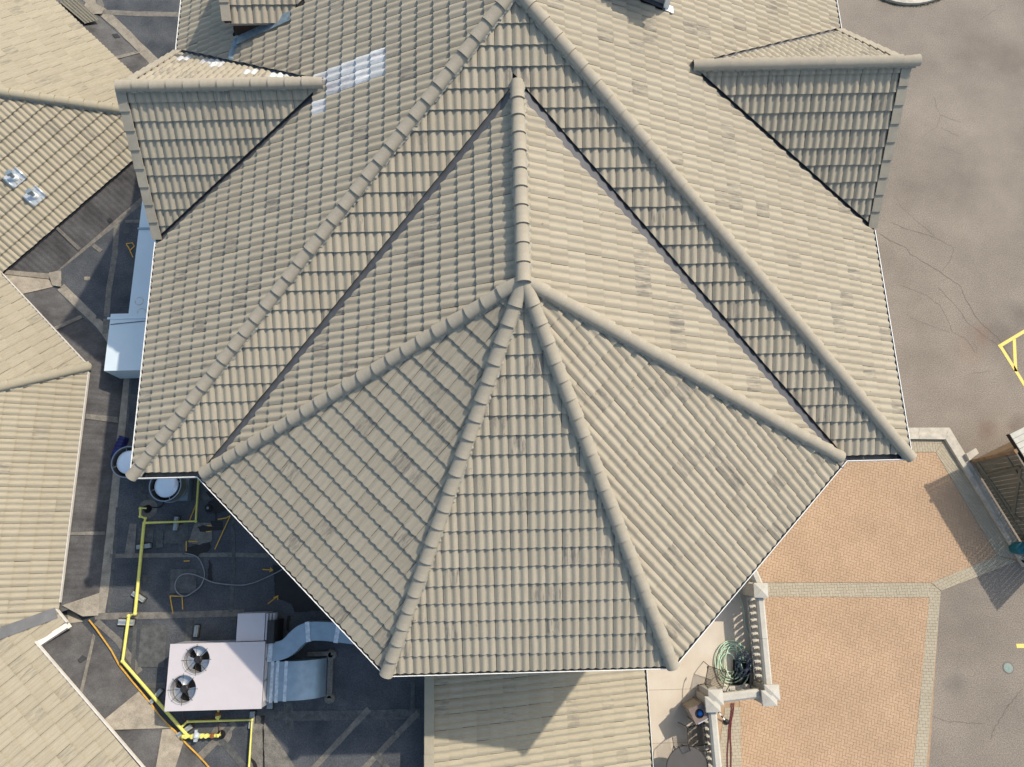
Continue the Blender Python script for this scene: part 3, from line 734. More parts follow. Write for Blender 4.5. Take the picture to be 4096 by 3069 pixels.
# valleys of the two big gables and the turret
def valley(root, A, B, N, w, side, m, up=.012):
    mb = MB(); mb.face(strip3(Vector(A), Vector(B), Vector(N), w, side, up)); return mb.build('valley_flashing', m, root)
Nw = Vector((-t, 0, 1)).normalized(); Ne = Vector((t, 0, 1)).normalized(); Ns = Vector((0, -t, 1)).normalized()
valley(main, (-W2, dl['ys'], OFF), (tl_[0], tl_[1], dl['z']+OFF), Nw, .34, 0, flash)
valley(main, (-W2, dl['yn'], OFF), (tl_[0], tl_[1], dl['z']+OFF), Nw, .34, 0, flash_dark)
valley(main, (W2, dr['ys'], OFF), (tr_[0], tr_[1], dr['z']+OFF), Ne, .40, -.03, flash_dark)
valley(main, (W2, dr['yn'], OFF), (tr_[0], tr_[1], dr['z']+OFF), Ne, .34, 0, flash_dark)
settle(main)

# ------------------------------------------------------------------ turret
tur = thing('turret_roof', 'half octagonal turret roof of five tiled faces fanning out from one peak in the centre', 'roof', loc=(0, 0, OFF))
c22 = cos(pi/8)
def turface(ang):
    o = Vector((cos(ang), sin(ang))); n = -o; e = Vector((-o.y, o.x)); a = o*S+e*T8*S; b = o*S-e*T8*S
    ai, bi = a*((S-INS)/S), b*((S-INS)/S); O = o*(S-INS)
    return Slope(tur, (O.x, O.y, Z(INS)), n, t, [ai, bi, (0, 0)], tile_main, u0=-.15 if ang != radians(270) else 0)
fs = [turface(radians(a)) for a in (225, 270, 315)]
vW = off(line_hp((-S, -S2), TIP, (0, 0)), .15); vE = off(line_hp((S, -S2), TIP, (0, 0)), .17)
fw = Slope(tur, (-S+INS, -S2, Z(INS)), (1, 0), t, [(-S+INS, -S2+.01), (0, 0), TIP], tile_main, cut=lambda c: [vW])
fe = Slope(tur, (S-INS, -S2, Z(INS)), (-1, 0), t, [(S-INS, -S2+.01), (0, 0), TIP], tile_main, cut=lambda c: [vE])
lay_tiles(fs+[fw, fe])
AP = Vector((0, 0, Z(S)+hz))
for c in ((-S, -S2), (-T8*S, -S), (T8*S, -S), (S, -S2)):
    q = Vector((c[0], c[1], OFF+hz)); k = .965 if abs(c[0]) > 3 else .985
    st = AP.lerp(q, .006)
    caps(tur, st, AP.lerp(q, k), cap_main)
caps(tur, (0, TIP[1]-.03, Z(S)+hz+.01), (0, -.02, Z(S)+hz+.03), cap_main, end=False)
mb = MB(); mb.lathe((0, 0, Z(S)+hz+.0), [(.15, 0), (.12, .06), (.05, .10), (.001, .115)], 14); mb.build('apex_mortar', mortar, tur, True)
valley(tur, (-S, -S2, OFF), (0, TIP[1], Z(S)), Nw, .42, -.04, flash, .016)
valley(tur, (S, -S2, OFF), (0, TIP[1], Z(S)), Ne, .42, 0, flash_dark, .016)
for i, ang in enumerate((225, 270, 315)):
    o = Vector((cos(radians(ang)), sin(radians(ang)))); e = Vector((-o.y, o.x)); a = o*S+e*T8*S; b = o*S-e*T8*S
    gutter(tur, (b.x, b.y, 0), (a.x, a.y, 0), o)
settle(tur)

# ------------------------------------------------------------------ the two big gables
def verge_tiles(root, x, y0, z0, y1, z1, sgn, m):
    """flat rake tiles stepping up the gable edge from (y0,z0) to (y1,z1)"""
    L = sqrt((y1-y0)**2+(z1-z0)**2); n = round(L/.36); th_ = atan2(z1-z0, abs(y1-y0)); dy = 1 if y1 > y0 else -1
    for i in range(n):
        k = (i+.5)/n; c = Vector((x+sgn*.07, y0+(y1-y0)*k, z0+(z1-z0)*k+.085)); tilt = .07
        M = Matrix.Rotation(dy*(th_-tilt), 3, 'X')
        mb = MB(); mb.box(c, (.20, L/n+.05, .022), M=M)
        c2 = c+Vector((-sgn*.092, 0, 0))+M @ Vector((0, 0, -.08)); mb.box(c2, (.018, L/n+.05, .16), M=M)
        mb.build('verge_tile', m, root)
def big_gable(d, sgn, label, spec=None):
    x0 = d['x']; zr = d['z']; tip = (x0+sgn*zr/t, d['y']); root = thing('gabled_dormer', label, 'dormer', 'large gables on the main roof', loc=(x0, d['y'], OFF))
    ts = zr/(d['y']-d['ys']); tn = zr/(d['yn']-d['y']); xe = x0+sgn*.17; zz = OFF+.03
    hpS = off(line_hp((x0, d['ys']), tip, (x0+sgn, d['y'])), .02); hpN = off(line_hp((x0, d['yn']), tip, (x0+sgn, d['y'])), .02)
    s1 = Slope(root, (x0, d['ys'], zz), (0, 1), ts, [(x0, d['ys']), (x0, d['y']), tip], tile_main, cut=lambda c: [hpS, (sgn, 0, -sgn*xe)])
    s2 = Slope(root, (x0, d['yn'], zz), (0, -1), tn, [(x0, d['yn']), (x0, d['y']), tip], tile_main, cut=lambda c: [hpN, (sgn, 0, -sgn*xe)], special=spec)
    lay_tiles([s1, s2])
    xo = x0+sgn*(.10 if sgn > 0 else -.09)
    A = (xo, d['y'], zz+zr+.045); B = (tip[0]+sgn*.02, d['y'], zz+zr+.045)
    caps(root, B, A, cap_main, end=False, bed=.13)
    mb = MB(); seg = 12; q = Vector(A)+Vector((-sgn*.012, 0, .02))
    ring = [q+Vector((0, -cos(pi*i/seg)*.123, sin(pi*i/seg)*.10)) for i in range(seg+1)]; mb.face(ring); mb.build('end_disc', cap_main, root)
    verge_tiles(root, x0, d['ys']+.02, zz, d['y']-.06, zz+zr-.05, sgn, cap_main); verge_tiles(root, x0, d['yn']-.02, zz, d['y']+.06, zz+zr-.05, sgn, cap_main)
    mb = MB(); mb.face([(x0+sgn*.12, d['ys'], OFF), (x0+sgn*.12, d['yn'], OFF), (x0+sgn*.12, d['y'], zz+zr-.06)]); mb.build('gable_wall', wall_m, root)
    mb = MB(); mb.box((x0+sgn*.14, (d['ys']+d['yn'])/2, OFF-.1), (.1, d['yn']-d['ys'], .18)); mb.build('gable_sill', white_paint, root)
    settle(root); return root
nsp = [[(715, 225), (757, 232), (752, 250), (712, 247)], [(803, 238), (893, 252), (893, 278), (835, 272), (800, 258)], [(965, 280), (1022, 285), (1020, 305), (960, 300)], [(1048, 300), (1170, 300), (1165, 325), (1044, 325)]]
def nspecial(c):
    q = topx(c+Vector((0, 0, .05))); return tile_white if any(pip(q, p) for p in nsp) else None
big_gable(dl, 1, 'left large tiled gable with white replacement tiles on its north slope', nspecial)
big_gable(dr, -1, 'right large tiled gable whose ridge points at the car park')

# ------------------------------------------------------------------ small dormers at the top edge
sd_ = thing('wall_dormer', 'small tiled dormer with a dark brown wall at the top left of the main roof', 'dormer', 'small dormers on the main roof', loc=(-6, 7, .9))
ze = 1.42; ye = 6.86; xw = -6.20
s1 = Slope(sd_, (xw, ye, ze), (0, 1), .66, [(xw, ye), (-4.93, ye), (-3.35, ye+1.25), (xw, ye+1.25)], tile_main, cut=lambda c: [(1, 0, -(xw+.16))])
s2 = Slope(sd_, (xw, ye+2.5, ze), (0, -1), .66, [(xw, ye+2.5), (-4.93, ye+2.5), (-3.35, ye+1.25), (xw, ye+1.25)], tile_main, cut=lambda c: [(1, 0, -(xw+.16))])
lay_tiles([s1, s2]); verge_tiles(sd_, xw, ye+.02, ze, ye+1.2, ze+.79, 1, cap_main)
caps(sd_, (-3.4, ye+1.25, ze+.66*1.25+.05), (xw, ye+1.25, ze+.66*1.25+.05), cap_main, end=False)
mb = MB(); mb.prism([(-6.10, 6.95), (-4.6, 6.95), (-4.6, 9.2), (-6.10, 9.2)], .75, 1.40); mb.build('wall', brown_wall, sd_)
mb = MB(); mb.box(((xw-4.93)/2, ye+.01, ze-.03), (4.93+xw if False else 1.27, .025, .07)); mb.build('fascia', mat('fascia_grey', (.25, .24, .23), .7), sd_)
A = Vector((-6.12, 6.94, Z(W2-6.12))); B = Vector((-4.7, 6.94, Z(W2-4.7)))
mb = MB(); mb.face(strip3(A, B, Nw, .24, .09, .075)); mb.build('wall_flashing', flash_blue, sd_)
mb = MB()
for i in range(9):
    p = Vector((-6.14-.013*i, 6.86-.05*i, 0)); p.z = Z(W2+p.x)+.07; mb.lathe(p, [(.07+.02*random.random(), 0), (.05, .02), (.02, .03)], 9)
mb.build('sealant', flash_blue, sd_)
settle(sd_)
sr = thing('wall_dormer', 'small grey walled dormer cut by the top edge right of the centre', 'dormer', 'small dormers on the main roof', loc=(3, 6.3, 2.3))
mb = MB(); mb.prism([(1.75, 6.18), (3.02, 6.18), (3.02, 8.6), (1.75, 8.6)], 2.0, 3.55); mb.build('wall', mat('grey_wall', (.30, .28, .27), .8), sr)
mb = MB(); mb.box((3.05, 6.15, 2.95), (.11, .11, 1.2)); mb.build('corner_trim', white_paint, sr)
mb = MB(); mb.face(strip3(Vector((1.6, 6.13, Z(W2-1.6))), Vector((3.2, 6.13, Z(W2-3.2))), Ne, .13, 0, .08)); mb.build('wall_flashing', flash_dark, sr)
mb = MB(); mb.box((3.12, 6.13, Z(W2-3.12)+.085), (.22, .16, .02), M=Matrix.Rotation(math.atan(t), 3, 'Y')); mb.build('corner_flashing', galv_lt, sr)
s3 = Slope(sr, (1.6, 5.98, 3.55), (0, 1), .6, [(1.6, 5.98), (3.15, 5.98), (3.15, 7.4), (1.6, 7.4)], tile_main)
s4 = Slope(sr, (1.6, 8.8, 3.55), (0, -1), .6, [(1.6, 8.8), (3.15, 8.8), (3.15, 7.4), (1.6, 7.4)], tile_main)
lay_tiles([s3, s4]); caps(sr, (1.6, 7.4, 3.55+.85+.05), (3.15, 7.4, 3.55+.85+.05), cap_main, end=False); settle(sr)

# ------------------------------------------------------------------ lower lean-to roof below the turret
lo = thing('porch_building', 'lower tiled lean to roof in front of the turret, half in its shadow', 'building', loc=(.4, -9, ZG))
zr_, ze_ = -2.8, -5.2; xr = at(1728, 2900, zr_).x; xe = at(2585, 2880, ze_).x; tp = (zr_-ze_)/(xe-xr)
lp = Slope(lo, (xe, -13.5, ze_), (-1, 0), tp, [(xe, -13.5), (xe, -5.9), (xr, -5.9), (xr, -13.5)], tile_main if False else tile_west, tw=.315, tl=.335)
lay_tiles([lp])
n = 20
for i in range(n):
    y = -5.9-7.6*(i+.5)/n; mb = MB(); mb.box((xr-.05, y, zr_+.10), (.21, 7.6/n+.03, .022), M=Matrix.Rotation(random.uniform(-.004, .004)-.035, 3, 'X')); mb.box((xr-.155, y, zr_+.0), (.018, 7.6/n+.03, .2)); mb.build('verge_tile', cap_west, lo)
mb = MB(); mb.prism([(xr-.05, -13.5), (xe-.4, -13.5), (xe-.4, -5.5), (xr-.05, -5.5)], ZG, ze_-.15); mb.build('wall', wall_m, lo)
mb = MB(); mb.face([(xr-.05, -13.4, ze_-.15), (xr-.05, -5.6, ze_-.15), (xr-.05, -5.6, zr_-.02), (xr-.05, -13.4, zr_-.02)]); mb.build('ridge_wall', wall_m, lo)
gutter(lo, (xe+.11, -13.5, ze_-.04), (xe+.11, -5.9, ze_-.04), (1, 0), strap=1.0)
settle(lo)

# ------------------------------------------------------------------ west building: five tiled slopes and their membrane skirts
wb = thing('west_building', 'long faceted tiled building along the left edge with yellowish beige slopes', 'building', loc=(-14, 0, ZG))
ZE = -3.1; tw_ = .455
def eave(a, b, side):
    A = at(*a, ZE); B = at(*b, ZE); d = (B-A); d.z = 0; d.normalize(); n = Vector((-d.y, d.x)); s_ = at(*side, ZE)
    if n.dot(V2(s_-A)) < 0: n = -n
    return V2(A), V2(d), n
EV = dict(D=eave((213, 0), (529, 299), (0, 200)), A=eave((545, 630), (19, 1083), (0, 600)), B=eave((12, 1110), (340, 1452), (0, 1400)),
          C=eave((353, 1500), (239, 2399), (0, 1900)), E=eave((265, 2490), (690, 2986), (0, 2900)))
def isect(e1, e2):
    p, d = e1[0], e1[1]; q, e = e2[0], e2[1]; den = d.x*e.y-d.y*e.x; w_ = q-p; s_ = (w_.x*e.y-w_.y*e.x)/den; return p+d*s_
def bis(e1, e2):
    """line where the two slopes meet: equal distance from both eaves; half plane keeping side of e1"""
    c = isect(e1, e2); a = e2[2]-e1[2]; return (a.x, a.y, -(a.x*c.x+a.y*c.y)), c      # dist2-dist1 >= 0 : e1 is lower there
def nrm_h(h): k = sqrt(h[0]**2+h[1]**2); return (h[0]/k, h[1]/k, h[2]/k)
pairs = {'D': [('A', 1)], 'A': [('D', 1), ('B', 0)], 'B': [('A', 0), ('C', 1)], 'C': [('B', 1), ('E', 0)], 'E': [('C', 0)]}
corners = {k: isect(EV[k[0]], EV[k[1]]) for k in ('DA', 'AB', 'BC', 'CE')}
def joint(k, o, convex):
    e1, e2 = EV[k], EV[o]; c = isect(e1, e2); a = (e2[2]-e1[2]) if convex else (e1[2]-e2[2])
    return nrm_h((a.x, a.y, -(a.x*c.x+a.y*c.y)))
vi = V2(at(145, 2573, ZE)); 
sl = []
verge_hp = None
eE = EV['E']; innE = eave((145, 2573), (570, 3069), (0, 2900))
def course(d): return d
inner_off = .9
for _ in range(12): inner_off = (V2(at(145, 2573, ZE+inner_off*tw_))-eE[0]).dot(eE[2])
kk = round(inner_off*sqrt(1+tw_**2)/.343); inner_off = kk*.343/sqrt(1+tw_**2)
va = V2(at(265, 2492, ZE)); 
def ecut(c):
    p = V2(c); s_ = (p-va).dot(eE[1])
    dd = EV['E'][1]; far = V2(at(690, 2986, ZE))-va
    sgn = 1 if dd.dot(far) > 0 else -1
    if sgn*(p-va).dot(dd) > .0: n_ = eE[2]; return [(n_.x, n_.y, -(n_.dot(eE[0]))-inner_off)]
    return []
for k, e in EV.items():
    A, d, n = e; big = []
    for s_ in (-9, 9):
        for up in (0, 4.5): big.append(A+d*s_+n*up)
    poly = [big[0], big[2], big[3], big[1]]
    hps = [joint(k, o, cv) for o, cv in pairs[k]]
    # clip the big rectangle by the joints
    v, f, _ = clip([(p.x, p.y, 0) for p in poly], [(0, 1, 2, 3)], [(0, 0)]*4, hps)
    pl = [v[i] for i in f[0]]
    cutf = (lambda c: ecut(c)) if k == 'E' else None
    Sx = Slope(wb, (A.x, A.y, ZE), n, tw_, pl, tile_west, tw=.286, tl=.335, cut=cutf, skip=lambda c: not infrm(c, 500))
    if k == 'E':                                             # underlay must not show beyond the inner eave
        bpy.data.objects.remove(Sx.obj); s_ = 1
        v2, f2, _ = clip(v, f, [(0, 0)]*len(v), [(n.x, n.y, -(n.dot(A))-inner_off)])
        mb = MB(); mb.face([Vector((v2[i][0], v2[i][1], ZE+(Vector(v2[i][:2])-A).dot(n)*tw_)) for i in f2[0]]); Sx.obj = mb.build('roof_slope', underlay, wb)
    sl.append(Sx)
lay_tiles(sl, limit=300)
def hipw(k1, k2, L=4.2):
    c = isect(EV[k1], EV[k2]); d = (EV[k1][2]+EV[k2][2]).normalized(); rise = d.dot(EV[k1][2])*tw_
    return Vector((c.x, c.y, ZE+.05)), Vector((c.x+d.x*L, c.y+d.y*L, ZE+.05+rise*L))
for a, b in (('D', 'A'), ('B', 'C')):
    p, q = hipw(a, b); caps(wb, q, p, cap_west)
p, q = hipw('C', 'E'); cn = (Vector((-EV['C'][2].x*tw_, -EV['C'][2].y*tw_, 1))+Vector((-EV['E'][2].x*tw_, -EV['E'][2].y*tw_, 1))).normalized()
mb = MB(); mb.face(strip3(p, q, cn, .26, 0, .045)); mb.build('valley_flashing', flash, wb)
p2, q2 = hipw('A', 'B'); mb = MB(); mb.face(strip3(p2, q2, cn, .3, 0, .03)); mb.build('valley_flashing', flash, wb)
# white metal edges
def edge(name, a, b, w_, h, m, z=ZE, out=None):
    A = at(*a, z); B = at(*b, z); d = (B-A); L = d.length; mb = MB(); c = (A+B)/2; o_ = Vector((d.y, -d.x, 0)).normalized(); o_ = o_ if o_.x > 0 else -o_; mb.box((c.x+o_.x*.03, c.y+o_.y*.03, z+.02), (L, w_, h), atan2(d.y, d.x)); return mb.build(name, m, wb)
edge('metal_edge', (353, 1490), (238, 2410), .022, .07, edge_white, ZE+.02); edge('metal_edge', (10, 1100), (342, 1455), .02, .06, edge_white, ZE+.02)
edge('metal_edge', (222, 2436), (268, 2493), .032, .07, edge_white, ZE+.02)
zi = ZE+inner_off*tw_
edge('metal_edge', (141, 2570), (600, 3105), .032, .07, edge_white, zi+.02)
A = at(266, 2494, ZE+.03); B = at(143, 2574, zi+.03); mb = MB(); mb.face(strip3(A, B, Vector((0, 0, 1)), .12, -.04, .0)); mb.face(strip3(A-Vector((0, 0, .12)), B-Vector((0, 0, .12)), Vector((0, 0, 1)), .12, -.04, 0))
dd = (B-A).normalized(); ss = dd.cross(Vector((0, 0, 1)))*.02
mb.face([A+ss, B+ss, B+ss-Vector((0, 0, .2)), A+ss-Vector((0, 0, .2))]); mb.build('verge_board', edge_white, wb)
gA = EV['A']; a0 = at(560, 617, ZE-.03); b0 = at(10, 1091, ZE-.03); o_ = -gA[2]
gutter(wb, (a0.x+o_.x*.05, a0.y+o_.y*.05, ZE-.03), (b0.x+o_.x*.05, b0.y+o_.y*.05, ZE-.03), (o_.x, o_.y), strap=0, lipm=flash, w=.07)
mb = MB(); hull = [V2(corners['DA'])]; 
# skirts: ribbed membrane sloping from the eave down to the flat roof
def skirt(k, start=0.0, zs=ZE, dz=-.045, extra=None, run=None):
    A, d, n = EV[k]; L = (zs-ZF-.0)/tw_; rib = .143; v = []; f = []; N_ = 400; st = rib/4
    D0 = start
    for i in range(-N_//2, N_//2+1):
        s_ = i*st; w_ = (.5+.5*cos(2*pi*s_/rib))*.016
        top = A+d*s_+n*(D0+.1); bot = A+d*s_-n*(((ZE+dz-ZF)/tw_-.28) if run is None else run)
        zt = ZE+tw_*(D0+.1)+dz; zb = ZF+.004
        mid = top.lerp(bot, .88); zm = zt+(zb-zt)*.88
        v += [(top.x, top.y, zt+w_), (mid.x, mid.y, zm+w_), (bot.x, bot.y, zb)]
    for i in range(N_):
        for j in range(2): a = i*3+j; f.append((a, a+1, a+4, a+3))
    hps = [joint(k, o, cv) for o, cv in pairs[k]]
    if extra: hps += extra
    v, f, _ = clip(v, f, [(0, 0)]*len(v), hps)
    me = bpy.data.meshes.new('membrane_skirt'); me.from_pydata(v, [], f); o = link('membrane_skirt', me, memb_skirt, wb, True)
    bm = bmesh.new(); bm.from_mesh(me); bmesh.ops.recalc_face_normals(bm, faces=bm.faces)
    if sum(fc.normal.z for fc in bm.faces) < 0: bmesh.ops.reverse_faces(bm, faces=bm.faces)
    bm.to_mesh(me); bm.free()
for k in 'DABC': skirt(k)
footE = -(V2(at(530, 2725, ZF))-eE[0]).dot(eE[2]); skirt('E', inner_off, run=footE)
wallpoly = []
mb = MB(); far = Vector((-26, 0))
ch = [EV['D'][0]-EV['D'][1]*0, corners['DA'], corners['AB'], corners['BC'], corners['CE']]
def fa(e, s_):                                            # far end of an eave, north for D, south for E
    return e[0]+e[1]*s_
dN = EV['D'][1] if EV['D'][1].y > 0 else -EV['D'][1]; dE = EV['E'][1] if EV['E'][1].y < 0 else -EV['E'][1]
pl = [corners['DA']+dN*10, corners['DA'], corners['AB'], corners['BC'], corners['CE'], corners['CE']+dE*9, Vector((-24, -14)), Vector((-24, 16))]
mb.prism([(q.x-.25, q.y) for q in pl], ZG, ZE-.45); mb.build('wall', wall_m, wb)
settle(wb)

# plane patch on a skirt
def spatch(k, pts, m, name='membrane_patch', up=.028, parent=None):
    A, d, n = EV[k]; sl_ = (ZE-.045-ZF)/((ZE-.045-ZF)/tw_-.28); P = Vector((A.x, A.y, ZE-.045+up))
    if k == 'E': sl_ = (ZE+inner_off*tw_-.045-ZF)/(footE+inner_off); P = Vector((A.x-n.x*footE, A.y-n.y*footE, ZF+up))
    N = Vector((-n.x*sl_, -n.y*sl_, 1)).normalized()
    mb = MB(); mb.face([atpl(u, v, P, N) for u, v in pts]); return mb.build(name, m, parent)

# ------------------------------------------------------------------ flat roof between the buildings
fr = thing('flat_roof', 'dark patched membrane flat roof between the west building and the turret', 'roof', loc=(-8, -3, ZF))
mb = MB(); mb.prism([(-20, 16), (-20, -14), (xr-.05, -14), (xr-.05, -5.5), (-6, 16)], ZG, ZF); mb.build('roof_deck', memb, fr)
def F(u, v, dz=0.0): return at(u, v, ZF+dz)
LV = [0]
def lvl(): LV[0] += 1; return LV[0]*.00035
def fs_(L, wd, m=seam, dz=.004, name='membrane_seam'): dz += lvl(); mb = MB(); P = subdiv([F(u, v, dz) for u, v in L], .25); mb.ribbon([Vector((p.x, p.y, p.z)) for p in P], [wd*random.uniform(.93, 1.07) for _ in P]); return mb.build(name, m, fr)
def fp_(L, m, dz=.005, jit=0, name='membrane_patch'):
    dz = (.004 if dz < .02 else dz)+lvl()
    mb = blob(L, ZF, dz, jit); return mb.build(name, m, fr)
# strips at the foot of the skirts
for L, wd, m in [([(190, 1105), (579, 793), (640, 745)], .20, seam), ([(243, 1148), (400, 1300), (470, 1395)], .22, seam_lt), ([(506, 1500), (488, 1717), (462, 1910), (436, 2142), (423, 2300), (398, 2470)], .24, seam_lt),
                 ([(310, -40), (470, 100), (618, 248)], .26, seam_lt), ([(468, 895), (459, 1020), (435, 1160), (420, 1335)], .15, seam), ([(500, 886), (575, 884)], .09, seam),
                 ([(399, 47), (540, 55), (715, 58)], .17, seam), ([(395, 0), (405, 30)], .2, seam),
                 ([(384, 1270), (430, 1271)], .07, seam_dk), ([(439, 2224), (740, 2221), (941, 2219), (1075, 2223)], .10, seam), ([(380, 2466), (640, 2462), (975, 2452)], .15, seam),
                 ([(742, 2080), (740, 2220)], .13, seam_dk), ([(470, 2030), (458, 2200), (436, 2450)], .075, seam_dk), ([(931, 2080), (935, 2220), (925, 2450)], .09, seam_dk),
                 ([(524, 1500), (508, 1700), (500, 1770)], .06, seam_dk), ([(512, 1586), (560, 1586)], .11, seam_dk), ([(570, 1990), (900, 1990)], .16, seam_dk), ([(575, 1870), (560, 1990)], .14, seam_dk),
                 ([(1029, 2866), (1350, 2862), (1680, 2856)], .21, seam_dk), ([(1476, 2836), (1256, 3072), (1200, 3130)], .13, seam), ([(1673, 2850), (1459, 3072), (1400, 3130)], .13, seam),
                 ([(1508, 2850), (1580, 2940)], .08, seam_dk), ([(1652, 2700), (1650, 2850)], .10, seam_dk), ([(1150, 2790), (1160, 2920)], .2, seam_dk),
                 ([(941, 2890), (850, 2978), (756, 3072)], .17, seam), ([(883, 2960), (985, 3075)], .14, seam_dk), ([(880, 2955), (920, 2900)], .12, seam_dk),
                 ([(385, 2485), (470, 2560), (560, 2690)], .15, seam), ([(1495, 3010), (1560, 3085)], .12, seam_dk),
                 ([(540, 2500), (530, 2700)], .10, seam_dk), ([(760, 2470), (752, 2570)], .16, seam_dk), ([(560, 2745), (660, 2742)], .12, seam_dk)]:
    fs_(L, wd, m)
for L, m in [([(195, 1095), (250, 1085), (250, 1150), (215, 1145)], seam_lt),
             ([(352, 12), (393, 22), (420, 40), (412, 60), (375, 62), (330, 40)], seam_lt)]:
    fp_(L, m, .045, .008)
for L, m in [([(380, 975), (412, 1000), (400, 1012), (366, 985)], seam), ([(338, 1108), (362, 1108), (362, 1123), (338, 1123)], seam_lt), ([(497, 913), (518, 913), (518, 935), (497, 935)], seam_dk),
             ([(520, 2095), (548, 2095), (540, 2215), (500, 2218)], seam), ([(630, 2120), (655, 2120), (652, 2190), (624, 2192)], seam_dk), ([(555, 2108), (618, 2108), (612, 2170), (550, 2170)], seam_dk),
             ([(684, 2278), (788, 2276), (785, 2372), (680, 2373)], seam_dk), ([(573, 2302), (605, 2302), (605, 2333), (573, 2333)], seam_dk), ([(668, 2100), (740, 2100), (740, 2175), (655, 2175)], seam_dk),
             ([(780, 2090), (850, 2092), (850, 2165), (800, 2180), (755, 2172)], seam), ([(565, 2500), (670, 2502), (658, 2668), (552, 2668)], seam_dk), ([(922, 2470), (946, 2470), (946, 2498), (922, 2498)], seam_dk),
             ([(1003, 2895), (1062, 2893), (1200, 3090), (997, 3090)], seam), 
             ([(1350, 1240), (1400, 1240)], None)]:
    if m: fp_(L, m, .0075)
for L in ([(740, 2214), (752, 2190), (800, 2178), (838, 2170), (845, 2190), (832, 2205), (800, 2215), (790, 2228)], [(838, 2235), (832, 2320), (850, 2322), (845, 2260)],
          [(790, 2108), (815, 2102), (860, 2110), (890, 2105), (893, 2120), (860, 2122), (815, 2130), (800, 2125)], [(842, 2085), (892, 2085), (890, 2105), (850, 2105)],
          [(1096, 2303), (1092, 2260), (1130, 2270), (1300, 2440), (1180, 2448), (1165, 2415), (1125, 2400), (1100, 2380)], [(835, 2010), (865, 1990), (905, 2015), (900, 2045), (860, 2055), (835, 2045)],
          [(826, 1968), (850, 1960), (870, 1990), (840, 1990)], [(1150, 2460), (1162, 2465), (1155, 2530), (1145, 2520)], [(1045, 2860), (1062, 2862), (1056, 2900), (1046, 2895)], [(1002, 3030), (1015, 3035), (1040, 3080), (1020, 3080)],
          [(1052, 2900), (1056, 2900), (1060, 3080), (1054, 3080)], [(862, 2050), (866, 2050), (868, 2090), (863, 2090)]):
    fp_(L, stain_m, .011, .012, 'wet_stain')
for L in ([(1050, 2278), (1091, 2281)], [(1080, 2271), (1091, 2281), (1078, 2288)], [(1071, 2416), (1112, 2384)], [(1094, 2392), (1112, 2383), (1110, 2400)],
          [(680, 2384), (728, 2386), (731, 2438)], [(680, 2384), (692, 2455)], [(921, 2063), (859, 2198)], [(871, 2078), (905, 2072), (921, 2063)], [(745, 2165), (745, 2205)], [(752, 2165), (790, 2167)], [(735, 2245), (758, 2244)], [(788, 2008), (758, 2083)],
          [(505, 978), (514, 990), (532, 1030)], [(504, 975), (530, 972), (537, 985), (520, 1002)], [(829, 2103), (845, 2103)], [(823, 2127), (845, 2126)]):
    fs_(L, .026, orange, .006, 'spray_mark')
cv = [(356, 2480), (385, 2516), (446, 2603), (475, 2658), (530, 2727), (565, 2768), (603, 2814), (636, 2862), (667, 2896), (701, 2925), (725, 2954), (750, 2980), (785, 3014), (815, 3046), (845, 3080)]
fs_(cv, .036, orange, .03, 'sealant_line')
settle(fr)
for k, L, m in [('A', [(24, 1080), (212, 1096), (238, 1120), (18, 1097)], seam_lt), ('B', [(18, 1098), (238, 1122), (246, 1140), (90, 1176)], seam_lt),
                ('C', [(248, 2422), (398, 2372), (396, 2462), (330, 2466)], seam_lt), ('E', [(268, 2440), (396, 2468), (352, 2484), (272, 2494)], seam_lt), ('C', [(343, 1655), (470, 1668), (472, 1692), (341, 1675)], seam), ('C', [(275, 2128), (420, 2126), (418, 2140), (273, 2141)], seam), ('B', [(208, 1312), (322, 1260), (330, 1272), (216, 1324)], seam),
                ('A', [(222, 915), (232, 908), (322, 992), (312, 1002)], seam), ('D', [(452, 228), (545, 205), (560, 212), (462, 238)], seam), ('D', [(270, 58), (290, 50), (300, 60), (282, 64)], seam),
                ('E', [(415, 2880), (555, 2766), (622, 2840), (690, 2912), (449, 2920)], seam_lt), ('E', [(649, 2918), (693, 2915), (735, 2965), (695, 3090), (620, 3090)], seam_lt), ('E', [(380, 2500), (392, 2500), (330, 2775), (318, 2768)], seam), ('D', [(447, 137), (468, 134), (482, 148), (462, 153)], memb_dark), ('A', [(428, 880), (440, 870), (452, 882), (440, 893)], memb_dark), ('E', [(310, 2640), (330, 2620), (350, 2632), (322, 2652)], memb_dark)]:
    o = spatch(k, L, m, up=.03, parent=wb)
    o.matrix_parent_inverse = Matrix.Translation(-wb.location)

# ------------------------------------------------------------------ things on the flat roof
def cabinet_box(mb, x0, y0, z0, x1, y1, z1): mb.box(((x0+x1)/2, (y0+y1)/2, (z0+z1)/2), (x1-x0, y1-y0, z1-z0))
# white duct boxes beside the main building
zb = -2.75
a = at(416, 1484, zb); b = at(443, 1256, zb); x0 = (a.x+b.x)/2-.02
dk = thing('white_duct', 'large glossy white metal duct box tapering north along the left gutter of the main roof', 'duct', loc=(x0+1, a.y, ZF))
mb = MB(); mb.prism([(a.x, a.y), (-7.55, a.y), (-7.55, b.y), (b.x, b.y)], ZF+.06, zb); mb.build('duct_box', duct_white, dk)
c1 = at(514, 1254, zb-.1); c2 = at(569, 803, zb-.1); c3 = at(586, 803, zb-.1)
mb = MB(); mb.prism([(c1.x, b.y+.005), (-7.55, b.y+.005), (-7.55, c3.y-1.5), (c3.x, c3.y), (c2.x, c2.y)], ZF+.15, zb-.1); mb.build('tapered_duct', duct_white, dk)
y_ = at(500, 1273, zb).y; mb = MB(); mb.box(((b.x-.05-7.55)/2, y_, zb+.012), (-7.55-b.x+.08, .05, .022)); mb.build('flange', duct_white, dk)
